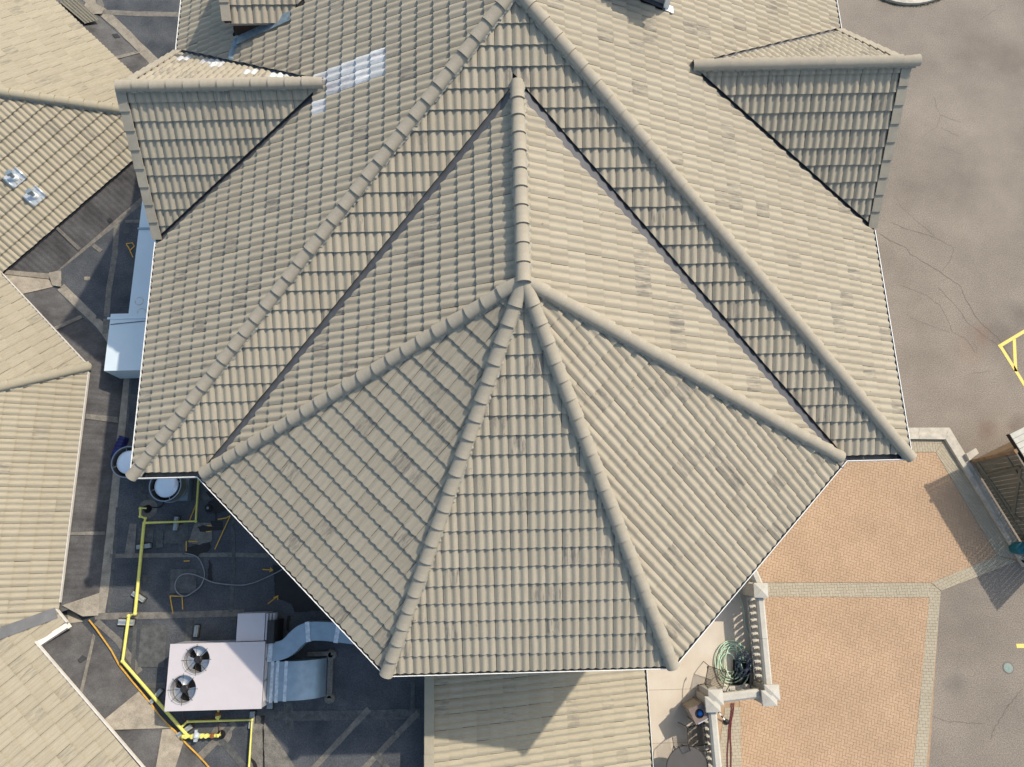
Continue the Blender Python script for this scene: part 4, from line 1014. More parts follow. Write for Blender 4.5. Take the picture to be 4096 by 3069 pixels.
y_ = at(580, 915, zb-.1).y; xx = at(552, 915, zb-.1).x; mb = MB(); mb.box(((xx-7.6)/2, y_, zb-.09), (-7.6-xx, .05, .03)); mb.build('flange', galv, dk)
A = at(442, 1298, zb+.012); B = at(583, 1284, zb+.012); mb = MB(); mb.tube([A, B], .008, 6); mb.build('rod', dark_metal, dk)
for (u, v) in ((557, 1205), (566, 1250)):
    c = at(u, v, zb-.096); mb = MB(); mb.lathe(c, [(.115, 0), (.095, .0015)], 20, False); mb.build('rust_ring', mat('rust_film', (.50, .38, .22), .8, col2=(.74, .72, .68), scale=14), dk)
settle(dk)
# round exhaust fans
def exhaust(u, v, label, zt=-2.80, R=.375):
    p = at(u, v, zt); th = thing('exhaust_fan', label, 'roof fan', 'round exhaust fans', loc=(p.x, p.y, ZF)); x, y = p.x, p.y
    mb = MB(); mb.box((x, y, ZF+.10), (.62, .62, .20)); mb.build('curb', galv, th)
    mb = MB(); mb.lathe((x, y, ZF+.2), [(.30, 0), (.30, .10), (R*.98, .20), (R*1.0, .25)], 32, False); mb.lathe((x, y, ZF+.44), [(R, 0), (R+.012, .004), (R+.012, .02), (R, .02)], 32, False); mb.build('housing', fan_gray, th, True, 40)
    h = zt-(ZF+.44)
    mb = MB(); mb.lathe((x, y, ZF+.44), [(R, .0), (R-.01, h*.5), (R, h), (R+.012, h+.01), (R-.012, h+.01), (R-.03, h*.6), (R-.05, .05)], 40, False); mb.build('windband', fan_gray, th, True, 40)
    mb = MB(); mb.lathe((x, y, ZF+.44), [(R-.04, .03), (.0, .03)], 32); mb.build('well', blk, th)
    mb = MB(); mb.lathe((x, y, zt-.10), [(.285, 0), (.285, .045), (.275, .055), (.14, .075), (.0, .082)], 36); mb.build('lid', fan_white, th, True, 50)
    mb = MB()
    for k in range(4): q = k*pi/2+.3; mb.box((x+cos(q)*.32, y+sin(q)*.32, zt-.09), (.1, .02, .02), q)
    mb.build('bracket', fan_gray, th)
    settle(th); return th
exhaust(509, 1848, 'round white lidded exhaust fan half hidden by the corner hip of the main roof')
exhaust(661, 1942, 'round white lidded exhaust fan standing below the short gutter beside the yellow pipe')
p = F(482, 1780); mb = MB()
n = len(mb.v); K, J = 14, 22
ax = (F(470, 1815)-F(497, 1750)); ax.z = 0; L = ax.length*1.3; ax.normalize(); ay = Vector((-ax.y, ax.x, 0)); c0 = F(500, 1749)
for i in range(J+1):
    for k in range(K+1):
        s_ = L*i/J; w_ = (k/K-.5)*.26; h = .14*(1-(2*k/K-1)**4)+.014*sin(i*1.9+k*.35)+.012*random.random()
        q = c0+ax*s_+ay*w_; mb.v.append((q.x, q.y, ZF+.01+max(0, h)))
for i in range(J):
    for k in range(K): a_ = i*(K+1)+k; mb.f.append((a_, a_+1, a_+K+2, a_+K+1))
tag(mb.build('rolled_tarp', navy, None, True), 'dark blue crumpled tarp roll lying behind the left round fan', 'tarp')
# roof drain
p = F(841, 2034); th = thing('roof_drain', 'black domed roof drain strainer standing in a dark wet patch', 'drain', loc=p)
mb = MB(); mb.lathe(p, [(.13, .01), (.13, .025), (.09, .03)], 20, False); mb.build('ring', dark_metal, th)
for k in range(12):
    a_ = 2*pi*k/12; mb = MB(); mb.tube([p+Vector((cos(a_)*.09*c_, sin(a_)*.09*c_, .03+z_)) for c_, z_ in ((1, 0), (.97, .06), (.75, .11), (.25, .13))], .0055, 5); mb.build('bar', dark_metal, th)
mb = MB(); mb.lathe(p, [(.035, .155), (.03, .165)], 12); mb.build('crown', grey_pl, th); settle(th)
# pipe boots where cables and gas come up
def boot(u, v, label, r=.075):
    p = F(u, v); th = thing('pipe_boot', label, 'pipe boot', 'rubber pipe boots', loc=p)
    mb = MB(); mb.lathe(p, [(.24, .004), (.22, .012)], 28); mb.build('base_disc', seam, th)
    mb = MB(); pr_ = []
    for k in range(6): rr = r*1.35-(r*.1)*k; pr_ += [(rr, .012+.025*k), (rr*.93, .03+.025*k)]
    mb.lathe(p, pr_, 20); mb.build('bellows', blk, th); settle(th)
boot(592, 2036, 'black ribbed rubber boot at the upper end of the yellow pipe'); boot(886, 2938, 'black ribbed rubber boot at the lower end of the yellow gas pipe')
# yellow gas pipes
ZP = ZF+.13
def pipe(L, r, name='pipe_run', parent=None, m=yellow, fit=True):
    P = [at(u, v, ZP) if len(k) == 0 else at(u, v, k[0]) for u, v, *k in L]
    mb = MB(); mb.tube(P, r, 10); o = mb.build(name, m, parent, True, 50)
    if fit:
        for q in P[1:-1]:
            mb = MB(); mb.tube([q-Vector((0, 0, .0)) + (P[0]-P[1]).normalized()*0, q+Vector((.001, 0, 0))], r, 4)
            e = MB(); e.lathe((q.x, q.y, q.z-r*1.25), [(0.001, 0), (r*.95, r*.3), (r*1.3, r*1.25), (r*.95, r*2.2), (0.001, r*2.5)], 12); e.build('elbow', m, parent, True)
    return o
gp = thing('gas_pipe', 'thick yellow gas pipe running from the fans down past the air handler', 'pipe', 'yellow gas pipes', loc=F(560, 2300))
pipe([(798, 1860), (783, 2085), (577, 2092)], .030, parent=gp); pipe([(576, 2096), (582, 2074), (561, 2066), (562, 2034), (588, 2034)], .032, parent=gp)
pipe([(577, 2088), (540, 2455), (515, 2465), (490, 2646), (750, 2944), (733, 2947), (872, 2943), (884, 2936)], .038, parent=gp)
pipe([(727, 2907), (750, 2887), (1008, 2880), (993, 3110)], .027, parent=gp); pipe([(872, 2886), (873, 2835)], .024, parent=gp)
for u, v in ((745, 2946), (770, 2946), (808, 2944), (826, 2944), (850, 2943), (872, 2868), (872, 2858)):
    p = at(u, v, ZP); mb = MB(); mb.lathe((p.x, p.y, p.z-.055), [(.001, 0), (.05, .01), (.055, .055), (.05, .1), (.001, .11)], 8); mb.build('coupling', rust if u in (850, 872) and v != 2868 else yellow, gp, True, 30)
p = at(784, 2945, ZP+.02); mb = MB(); mb.lathe((p.x, p.y, p.z-.05), [(.001, 0), (.075, .01), (.085, .05), (.06, .09), (.03, .12), (.001, .125)], 16); mb.box(p+Vector((0, -.085, 0)), (.07, .06, .07)); mb.box(p+Vector((0, .09, .01)), (.05, .09, .05)); mb.box(p+Vector((.07, .03, .0)), (.07, .05, .05)); mb.build('regulator', mat('regulator_grey', (.55, .58, .60), .45, .3), gp, True, 30)
settle(gp)
lab = ['grey sleeper block under the short yellow pipe branch', 'pale sleeper block crossing under the yellow pipe left of the branch', 'slanted sleeper block under the yellow pipe beside the orange spray mark', 'brownish sleeper block below the double bend of the yellow pipe', 'grey sleeper block lying north of the air handler', 'slanted sleeper block under the diagonal yellow pipe left of the fans',
       'slanted sleeper block under the gas regulator', 'upright grey channel block at the right corner of the thin yellow pipe', 'pale channel block beneath the lower duct mouth']
for (u, v, L, w_, a_), l_ in zip([(708, 2095, .33, .10, 88), (579, 2186, .33, .10, 6), (558, 2387, .34, .10, -32), (509, 2489, .36, .13, -4), (789, 2524, .26, .09, 86), (628, 2784, .36, .09, 52), (742, 2922, .36, .10, 33), (1010, 2878, .36, .10, 88), (1082, 2815, .2, .12, 90)], lab):
    p = F(u, v); th = thing('pipe_sleeper', l_, 'pipe support', 'pipe support blocks', loc=p)
    mb = MB(); mb.box(p+Vector((0, 0, .045)), (L, w_, .075), radians(a_)); mb.build('block', sleeper, th)
    mb = MB(); mb.box(p+Vector((0, 0, .087)), (L*.98, w_*.35, .012), radians(a_)); mb.build('channel', galv, th)
    mb = MB(); mb.box(p+Vector((0, 0, .004)), (L+.06, w_+.06, .008), radians(a_)); mb.build('pad', memb_dark, th); settle(th)
# grey conduit loop
L = [(740, 2214), (771, 2220), (794, 2233), (810, 2262), (818, 2292), (815, 2318), (800, 2347), (771, 2370), (742, 2385), (716, 2377), (701, 2354), (703, 2328), (719, 2305), (748, 2295), (781, 2300), (813, 2313), (846, 2328), (875, 2334), (918, 2339), (970, 2341), (1016, 2331), (1064, 2311), (1105, 2291), (1180, 2250)]
def smooth(P, n=4):
    o = []
    for i in range(len(P)-1):
        p0, p1, p2, p3 = P[max(i-1, 0)], P[i], P[i+1], P[min(i+2, len(P)-1)]
        for k in range(n):
            s_ = k/n; o.append(.5*((2*p1)+(p2-p0)*s_+(2*p0-5*p1+4*p2-p3)*s_*s_+(3*p1-p0-3*p2+p3)*s_**3))
    o.append(P[-1]); return o
mb = MB(); mb.tube(smooth([F(u, v, .03+(.02 if i in (14, 15, 16) else 0)) for i, (u, v) in enumerate(L)]), .016, 8); tag(mb.build('conduit', grey_pl, None, True), 'thin grey cable lying in a loop on the wet flat roof', 'cable')
mb = MB(); mb.tube(smooth([F(655, 2010, .06), F(648, 2022, .03), F(632, 2030, .02), F(610, 2030, .02), F(596, 2032, .1)]), .014, 6); tag(mb.build('power_cable', blk, None, True), 'short black cable from the lower round fan to the rubber boot', 'cable')
mb = MB(); mb.tube(smooth([F(730, 2840, .03), F(731, 2868, .03), F(746, 2888, .03), F(772, 2900, .03), F(792, 2882, .03), F(825, 2874, .03), F(862, 2880, .03), F(875, 2900, .05), F(882, 2932, .12)]), .010, 6); tag(mb.build('brown_cable', mat('brown_cable_skin', (.14, .06, .06), .6), None, True), 'reddish brown cable curling under the edge of the air handler', 'cable')

# air handler
zt = -2.70; x0, y0, x1, y1 = -8.05, -7.56, -5.91, -6.15
hv = thing('air_handler', 'pale lilac rooftop air handler with two round fans in its top', 'air conditioner', loc=((x0+x1)/2, (y0+y1)/2, ZF))
fc = [at(786, 2640, zt), at(731, 2758, zt)]; fr_ = .295
bm = bmesh.new(); ed = []
def loop(pts):
    vv = [bm.verts.new(p) for p in pts]
    for i in range(len(vv)): ed.append(bm.edges.new((vv[i], vv[(i+1) % len(vv)])))
loop([(x0, y0, zt), (x1, y0, zt), (x1, y1, zt), (x0, y1, zt)])
for c in fc: loop([(c.x+fr_*cos(2*pi*k/40), c.y+fr_*sin(2*pi*k/40), zt) for k in range(40)])
bmesh.ops.triangle_fill(bm, use_beauty=True, edges=ed); bmesh.ops.recalc_face_normals(bm, faces=bm.faces)
for f_ in bm.faces:
    if f_.normal.z < 0: f_.normal_flip()
me = bpy.data.meshes.new('top_panel'); bm.to_mesh(me); bm.free(); link('top_panel', me, hvac_m, hv)
mb = MB()
for p_, q_ in (((x0, y0), (x1, y0)), ((x1, y0), (x1, y1)), ((x1, y1), (x0, y1)), ((x0, y1), (x0, y0))):
    i_ = .012; cx, cy = (x0+x1)/2, (y0+y1)/2; ins = lambda q: (q[0]+(i_ if q[0] < cx else -i_), q[1]+(i_ if q[1] < cy else -i_))
    P_, Q_ = ins(p_), ins(q_); mb.face([(*P_, ZF+.12), (*Q_, ZF+.12), (*Q_, zt-.045), (*P_, zt-.045)]); mb.face([(*p_, zt-.045), (*q_, zt-.045), (*q_, zt), (*p_, zt)])
mb.build('cabinet', hvac_side, hv)
mb = MB(); mb.box(((x0+x1)/2, (y0+y1)/2, ZF+.06), (x1-x0-.1, y1-y0-.1, .12)); mb.build('curb', memb_dark, hv)
for k in range(3):
    mb = MB(); mb.box((x1+.004, y0+.14+.46*k+.2, zt-.28), (.012, .42, .4)); mb.build('side_panel', hvac_m, hv)
for c in fc:
    fan = MB(); fan.lathe((c.x, c.y, zt-.34), [(fr_, 0), (fr_, .335), (fr_+.012, .345), (fr_+.022, .35), (fr_+.012, .356), (fr_-.004, .345)], 40, False); fo = fan.build('fan_ring', mat('ring_grey', (.40, .39, .41), .5), hv, True, 40)
    mb = MB(); mb.lathe((c.x, c.y, zt-.335), [(fr_, 0), (.001, 0)], 32); mb.build('well_floor', blk, fo)
    mb = MB(); mb.lathe((c.x, c.y, zt-.15), [(.085, 0), (.085, .09), (.07, .1)], 20); mb.build('hub', dark_metal, fo)
    for k in range(3):
        a0 = 1.45+2.09*k+(.15 if c is fc[1] else 0); mb = MB(); nn = 7
        for i in range(nn+1):
            for rr in (.07, .14, .21, .272):
                a_ = a0+(-.62+1.24*i/nn)*(.75+.35*(rr/.28)); mb.v.append((c.x+cos(a_)*rr, c.y+sin(a_)*rr, zt-.13+.06*(i/nn-.5)))
        for i in range(nn):
            for q in range(3): a_ = i*4+q; mb.f.append((a_, a_+1, a_+5, a_+4))
        mb.build('blade', blade_m, fo, True)
    for k in range(8):
        a_ = pi*k/4+.02; mb = MB(); mb.tube([(c.x+cos(a_)*.08, c.y+sin(a_)*.08, zt+.02), (c.x+cos(a_)*.335, c.y+sin(a_)*.335, zt+.012)], .0055, 5)
        if k % 4 == 0 or k % 4 == 1 or True: mb.build('guard_spoke', dark_metal, fo)
    for rr in (.10, .13, .16, .19, .22, .25, .275): 
        mb = MB(); mb.tube([(c.x+cos(2*pi*i/36)*rr, c.y+sin(2*pi*i/36)*rr, zt+.012) for i in range(37)], .0016, 4, False); mb.build('guard_ring', dark_metal, fo)
# hood on its north side
h0 = at(944, 2566, zt-.06); h1 = at(1055, 2566, zt-.06); h2 = at(1067, 2452, zt-.06); h3 = at(960, 2452, zt-.06)
mb = MB(); mb.prism([(h0.x, h0.y), (h1.x, h0.y), (h1.x, h2.y), (h0.x, h2.y)], ZF+.25, zt-.06); mb.build('hood', hvac_m, hv)
for k in range(3):
    mb = MB(); mb.box((h1.x+.05+.06*k, (h0.y+h2.y)/2, zt-.14-.05*k), (.045, h2.y-h0.y-.02, .2)); mb.build('louvre', hvac_side, hv)
mb = MB(); mb.box((x1+.10, -5.95, ZF+.5), (.16, .5, .7)); mb.build('control_box', dark_metal, hv)
settle(hv)
# S-shaped supply duct
sdx = thing('supply_duct', 'galvanised duct bending in an S from the air handler to under the turret gutter', 'duct', 'galvanised ducts', loc=F(1200, 2560))
ctr = smooth([at(u, v, -2.85) for u, v in ((1066, 2606), (1100, 2606), (1132, 2599), (1158, 2582), (1182, 2557), (1208, 2536), (1242, 2526), (1300, 2526), (1370, 2534), (1480, 2548))], 4)
mb = MB(); Wd = .205
for i, p in enumerate(ctr):
    d = (ctr[min(i+1, len(ctr)-1)]-ctr[max(i-1, 0)]); d.z = 0; d.normalize(); n_ = Vector((-d.y, d.x, 0))
    for s_, z_ in ((-1, 0), (1, 0), (1, -.38), (-1, -.38)): q = p+n_*Wd*s_; mb.v.append((q.x, q.y, -2.85+z_))
for i in range(len(ctr)-1):
    for k in range(4): a_ = i*4+k; b_ = i*4+(k+1) % 4; mb.f.append((a_, b_, b_+4, a_+4))
mb.build('duct_body', galv, sdx, True, 35)
for i in (2, 23, 31):
    p = ctr[i]; d = ctr[i+1]-p; mb = MB(); mb.box((p.x, p.y, -3.03), (.10, .44, .40), atan2(d.y, d.x)); mb.build('tape_band', galv_lt, sdx)
settle(sdx)
# return duct: elbow dropping into the roof
re = thing('return_duct', 'galvanised duct curving down from the air handler into a roof curb', 'duct', 'galvanised ducts', loc=F(1250, 2720))
ya = at(1100, 2648, -2.95).y; yb = at(1100, 2806, -2.95).y; xa = x1+.02; xb = at(1150, 2700, -2.95).x; xc = at(1292, 2700, -3.1).x
mb = MB(); prf = [(xa, -2.95), (xb, -2.95)]
rr = xc-xb
for i in range(9): a_ = pi/2*(i+1)/9; prf.append((xb+rr*sin(a_), -2.95-.62+.62*cos(a_)))
for (x, z) in prf: mb.v += [(x, ya, z), (x, yb, z)]
for i in range(len(prf)-1): a_ = 2*i; mb.f.append((a_, a_+1, a_+3, a_+2))
n_ = len(mb.v); mb.v += [(xa, ya, ZF), (xa, yb, ZF), (xc, ya, ZF), (xc, yb, ZF)]
mb.f.append(tuple([2*i for i in range(len(prf))]+[n_+2, n_])); mb.f.append(tuple([2*i+1 for i in reversed(range(len(prf)))]+[n_+1, n_+3]))
mb.build('duct_body', galv, re, True, 35)
for x in (xa+.10, xa+.22): mb = MB(); mb.box((x, (ya+yb)/2, -2.955), (.07, ya-yb+.05, .05)); mb.build('flange', galv_lt, re)
x = at(1143, 2700, -2.95).x; mb = MB(); mb.box((x, (ya+yb)/2, -2.952), (.075, ya-yb+.02, .02)); mb.build('tape_band', galv_lt, re)
cy_ = [(xc+.07, ya+.06), (xc+.07, yb-.06)]
mb = MB(); mb.box((xc+.07, (ya+yb)/2, ZF+.05), (.12, ya-yb+.1, .10)); mb.build('curb', seam, re)
mb = MB(); mb.box((xc-.2, ya+.09, ZF+.05), (.55, .10, .10)); mb.build('curb', seam, re)
for q in cy_: mb = MB(); mb.lathe((q[0], q[1], ZF), [(.13, 0), (.12, .06), (.06, .10)], 14); mb.build('corner_patch', seam, re)
settle(re)
# vent pipes on the north west slope
for (u, v, l_) in ((60, 712, 'metal roof vent with grey cap, the upper one of the pair on the left slope'), (140, 785, 'metal roof vent with grey cap, the lower one of the pair on the left slope')):
    A, d, n = EV['A']; P = Vector((A.x, A.y, ZE+.07)); N = Vector((-n.x*tw_, -n.y*tw_, 1)).normalized(); p = atpl(u, v, P, N)
    th = thing('roof_vent', l_, 'roof vent', 'roof vents', loc=p)
    U = Vector((n.y, -n.x, 0)); Wv = N.cross(U); M3 = Matrix((U, Wv, N)).transposed()
    mb = MB(); mb.box(p, (.46, .36, .012), M=M3); mb.build('flashing_plate', galv_lt, th)
    for s_ in (-1, 1): mb = MB(); mb.tube([p+U*s_*.20-Wv*.18+N*.02, p+U*s_*.20+Wv*.18+N*.02], .028, 8); mb.build('plate_roll', galv_lt, th, True)
    mb = MB(); mb.lathe(p, [(.085, -.02), (.075, .06), (.06, .07)], 18); mb.build('collar', white_paint, th, True, 40)
    mb = MB(); mb.lathe(p, [(.05, .05), (.05, .20)], 14); mb.build('pipe', galv, th, True, 40)
    mb = MB(); mb.box(p+Vector((0, 0, .24)), (.13, .11, .08), .6); mb.build('cap', galv, th); settle(th)
# corrugated sheet on the north skirt
A, d, n = EV['D']; P = Vector((A.x, A.y, ZE+.02)); N = Vector((-n.x*tw_, -n.y*tw_, 1)).normalized()
q = [atpl(u, v, P, N) for u, v in ((236, 8), (338, 95), (396, 80), (300, -10))]
th = thing('ribbed_sheet', 'brownish ribbed metal sheet lying on the dark skirt at the top left', 'metal sheet', loc=q[0])
for i in range(5):
    a_, b_ = q[0].lerp(q[3], i/5), q[1].lerp(q[2], i/5); c_, d_ = q[0].lerp(q[3], (i+.93)/5), q[1].lerp(q[2], (i+.93)/5)
    mb = MB(); h = N*.03; mb.face([a_, b_, d_, c_][::-1]); mb.face([a_, b_, b_+h*.9, a_+h*.9]); mb.build('sheet_panel', mat('sheet_brown', (.17, .155, .12), .6, .2), th)
    mb = MB(); mb.tube([c_+h*.3, d_+h*.3], .008, 6); mb.build('rib', seam_lt, th)
settle(th)

# ------------------------------------------------------------------ terrace with balustrade
te = thing('terrace', 'beige concrete upper terrace between the lean to roof and the balustrades', 'terrace', loc=(5, -8, ZG))
cE = at(3045, 2362, -4.9); pr1_ = at(3084, 2782, -4.9); pr2_ = at(2858, 2803, -4.9)
xs0 = xe-.35
mb = MB(); mb.prism([(xs0, -4.6), (cE.x+.1, -4.0), (cE.x+.12, cE.y), (pr1_.x+.14, pr1_.y-.16), (pr2_.x+.16, pr2_.y-.16), (pr2_.x+.55, -13.5), (xs0, -13.5)], ZG, ZT); mb.build('terrace_slab', terr, te)
for y in (at(2620, 2760, ZT).y, at(2640, 2973, ZT).y, at(2700, 2510, ZT).y):
    mb = MB(); mb.box(((xs0+pr2_.x)/2, y, ZT+.001), (pr2_.x-xs0+.2, .010, .006)); mb.build('slab_joint', mat('joint_line', (.34, .28, .21), .9), te)
settle(te)
balu = None
def baluster_mesh():
    mb = MB(); mb.lathe((0, 0, 0), [(.045, .05), (.045, .08), (.03, .10), (.062, .22), (.066, .28), (.05, .38), (.03, .47), (.028, .52), (.042, .55), (.042, .58)], 12, False); mb.box((0, 0, .025), (.12, .12, .05)); mb.box((0, 0, .605), (.12, .12, .05)); 
    me = bpy.data.meshes.new('baluster'); me.from_pydata(mb.v, [], mb.f); me.materials.append(stone); me.polygons.foreach_set('use_smooth', [True]*len(me.polygons)); me.set_sharp_from_angle(angle=radians(40)); return me
BM = baluster_mesh()
def balustrade(A, B, label, rail_w=.21):
    """A,B world xy of the rail axis"""
    A = Vector((A[0], A[1], ZT)); B = Vector((B[0], B[1], ZT)); d = B-A; L = d.length; d.normalize(); ang_ = atan2(d.y, d.x)
    th = thing('balustrade', label, 'balustrade', 'stone balustrades', loc=(A+B)/2); c = (A+B)/2
    nr = max(1, round(L/1.5))
    for i in range(nr):
        q = A+d*(L*(i+.5)/nr); mb = MB(); l2 = L/nr-.006; w_ = rail_w
        R = Matrix.Rotation(ang_, 3, 'Z')
        pf = [(-w_/2, .80), (w_/2, .80), (w_/2, .90), (w_/2-.05, .95), (-w_/2+.05, .95), (-w_/2, .90)]
        for x in (-l2/2, l2/2):
            for (yy, zz) in pf: k = R @ Vector((x, yy, zz)); mb.v.append(tuple(k+q))
        mb.f += [tuple(range(6)), tuple(reversed(range(6, 12)))]+[(i_, i_+6, (i_+1) % 6+6, (i_+1) % 6) for i_ in range(6)]; mb.build('hand_rail', stone, th)
    mb = MB(); mb.box(c+Vector((0, 0, .085)), (L, rail_w*1.0, .17), ang_); mb.build('plinth', stone, th)
    n_ = int(L/.172)
    for i in range(n_):
        q = A+d*(L*(i+.5)/n_); o = bpy.data.objects.new('baluster', BM); COL.objects.link(o); o.parent = th; o.matrix_world = Matrix.Translation(q+Vector((0, 0, .17))) @ Matrix.Rotation(ang_, 4, 'Z')
    settle(th)
def pier(p, size, label, rz=0, second=None):
    th = thing('balustrade_pier', label, 'pier', 'stone piers', loc=(p.x, p.y, ZT))
    for k, q in enumerate([p]+([second] if second else [])):
        h = 1.10-.004*k
        mb = MB(); mb.box((q.x, q.y, ZT+(h-.1)/2), (size*.84, size*.84, h-.1), rz); mb.build('shaft', stone, th)
        mb = MB(); mb.box((q.x, q.y, ZT+h-.06), (size, size, .08), rz); R = Matrix.Rotation(rz, 3, 'Z'); n_ = len(mb.v); s_ = size/2
        for x, y in ((-s_, -s_), (s_, -s_), (s_, s_), (-s_, s_)): kq = R @ Vector((x, y, 0)); mb.v.append((q.x+kq.x, q.y+kq.y, ZT+h-.019))
        mb.v.append((q.x, q.y, ZT+h+.05)); mb.f += [(n_+i, n_+(i+1) % 4, n_+4) for i in range(4)]; mb.build('cap_stone', stone, th)
    settle(th)
pier(cE, .37, 'square stone pier with a pyramid cap at the upper end of the long balustrade', radians(-3))
pier(pr1_+Vector((-.04, -.07, 0)), .37, 'double capped stone corner pier standing by the green hose', 0, pr1_+Vector((.05, .06, 0)))
pier(pr2_+Vector((.05, .07, 0)), .37, 'double capped stone corner pier beside the pebble litter bin', 0, pr2_+Vector((-.04, -.09, 0)))
A_ = at(3043, 2388, -5.05); B_ = at(3072, 2700, -5.05); e_ = (B_-A_).normalized()
balustrade(A_-e_*.1, A_+e_*((pr1_.y+.2-A_.y)/e_.y), 'long stone balustrade with fat balusters behind the green hose')
balustrade((pr2_.x+.25, pr2_.y+.02), (pr1_.x-.22, pr1_.y+.02), 'short stone balustrade between the two double capped corner piers', .22)
A_ = at(2852, 2845, -5.05); B_ = at(2873, 3069, -5.05); e_ = (B_-A_).normalized()
balustrade(A_, A_+e_*4.2, 'stone balustrade running down out of the picture below the litter bin')
# curved stretch north of the upper pier
pts = [at(u, v, -5.05) for u, v in ((3040, 2340), (3030, 2305), (3010, 2270), (2975, 2230), (2930, 2195))]
for i in range(1): balustrade(pts[0], pts[2], 'short curving end of the balustrade disappearing under the turret eave')
# litter bin
p = at(2778, 2835, ZT+.8); rz = radians(24); bx = thing('litter_bin', 'square pebble sided litter bin with a round hole showing a blue liner', 'bin', loc=(p.x-.2, p.y, ZT)); p = at(2797, 2855, ZT+.85)
mb = MB(); mb.box((p.x, p.y, ZT+.42), (.36, .36, .80), rz); mb.build('body', tan_panel, bx)
R = Matrix.Rotation(rz, 3, 'Z')
for sx in (-1, 1):
    for sy in (-1, 1): q = R @ Vector((sx*.18, sy*.18, 0)); mb = MB(); mb.box((p.x+q.x, p.y+q.y, ZT+.42), (.04, .04, .82), rz); mb.build('corner_post', brown_lid, bx)
bm = bmesh.new(); ed = []
loop([tuple(R @ Vector((x, y, 0))+Vector((p.x, p.y, ZT+.86))) for x, y in ((-.2, -.2), (.2, -.2), (.2, .2), (-.2, .2))]); loop([(p.x+.115*cos(2*pi*k/28), p.y+.115*sin(2*pi*k/28), ZT+.86) for k in range(28)])
bmesh.ops.triangle_fill(bm, use_beauty=True, edges=ed)
for f_ in bm.faces:
    f_.normal_update()
    if f_.normal.z < 0: f_.normal_flip()
me = bpy.data.meshes.new('lid'); bm.to_mesh(me); bm.free(); link('lid', me, brown_lid, bx)
mb = MB(); mb.lathe((p.x, p.y, ZT+.826), [(.115, 0), (.115, .033)], 28, False); mb.build('lid_rim', blk, bx)
mb = MB(); mb.lathe((p.x, p.y, ZT+.825), [(.13, 0), (.001, .0)], 20); mb.build('dark_inside', blk, bx)
mb = MB(); mb.lathe((p.x+.03, p.y, ZT+.828), [(.07, 0), (.045, .02), (.01, .028)], 7); mb.build('liner', blue_bag, bx)
mb = MB(); q = R @ Vector((0, -.195, 0)); mb.box((p.x+q.x, p.y+q.y, ZT+.865), (.3, .02, .012), rz); mb.build('lid_edge', galv_lt, bx)
settle(bx)
# wrought iron chairs
def chair(px, rot, label, tip=0):
    p = at(*px, ZT+.42); base_ = Vector((p.x, p.y, ZT)); th = thing('garden_chair', label, 'chair', 'wrought iron chairs', loc=base_); M = Matrix.Translation(base_) @ Matrix.Rotation(rot, 4, 'Z')
    def T(L): return [M @ Vector(q) for q in L]
    w_, d_ = .24, .23; sh = .42
    mb = MB(); mb.tube(T([(-w_, -d_, sh), (w_, -d_, sh), (w_, d_, sh), (-w_, d_, sh), (-w_, -d_, sh)]), .011, 6); mb.build('seat_frame', iron, th)
    mb = MB()
    for i in range(1, 24): x = -w_+2*w_*i/24; mb.tube(T([(x, -d_, sh), (x, d_, sh)]), .0042, 4, False)
    for i in range(1, 12): y = -d_+2*d_*i/12; mb.tube(T([(-w_, y, sh+.002), (w_, y, sh+.002)]), .003, 4, False)
    o = mb.build('seat_mesh', iron, th); o['kind'] = 'stuff'
    mb = MB()
    mb.tube(T([(-w_, d_, sh), (-w_, d_+.03, .7), (-w_*.8, d_+.12, .93), (0, d_+.15, .98), (w_*.8, d_+.12, .93), (w_, d_+.03, .7), (w_, d_, sh)]), .011, 6); mb.build('back_frame', iron, th)
    mb = MB()
    for i in range(1, 16): x = -w_+2*w_*i/16; mb.tube(T([(x, d_+.01, sh+.06), (x*.95, d_+.11, .90)]), .003, 4, False)
    for i in range(1, 9): k = i/9; mb.tube(T([(-w_*.97, d_+.01+.1*k, sh+.06+.42*k), (w_*.97, d_+.01+.1*k, sh+.06+.42*k)]), .003, 4, False)
    o = mb.build('back_mesh', iron, th); o['kind'] = 'stuff'
    for s_ in (-1, 1):
        mb = MB(); mb.tube(T([(s_*w_, -d_, sh), (s_*(w_+.03), -d_-.03, .2), (s_*(w_+.04), -d_-.05, .01)]), .010, 6); mb.build('leg', iron, th)
        mb = MB(); mb.tube(T([(s_*w_, d_, sh), (s_*(w_+.02), d_+.06, .2), (s_*(w_+.03), d_+.12, .01)]), .010, 6); mb.build('leg', iron, th)
        mb = MB(); L = [(s_*(w_+.02), d_+.02, .66), (s_*(w_+.07), .05, .66), (s_*(w_+.08), -.16, .66)]+[(s_*(w_+.08), -.20+.035*cos(a)-.0, .63+.035*sin(a)) for a in [pi/2-.6*k for k in range(8)]]
        mb.tube(T(L), .011, 6); mb.build('arm', iron, th)
        mb = MB(); mb.lathe(M @ Vector((s_*(w_+.08), -.20, .60)), [(.001, 0), (.02, .01), (.02, .03), (.001, .04)], 8); mb.build('arm_knob', iron, th)
    settle(th)
chair((2862, 2712), radians(160), 'dark wrought iron garden chair beside the coiled green hose')
chair((2788, 2943), radians(95), 'dark wrought iron garden chair in the shade between the litter bin and the round table')
p = at(2750, 3075, ZT+.72); th = thing('round_table', 'round smoked glass garden table cut by the bottom edge', 'table', loc=(p.x, p.y, ZT))
mb = MB(); mb.lathe((p.x, p.y, ZT+.72), [(.52, 0), (.52, .012)], 48); mb.build('table_top', glass_t, th)
mb = MB(); mb.tube([(p.x+cos(2*pi*i/48)*.525, p.y+sin(2*pi*i/48)*.525, ZT+.725) for i in range(49)], .012, 6, False); mb.build('rim', iron, th)
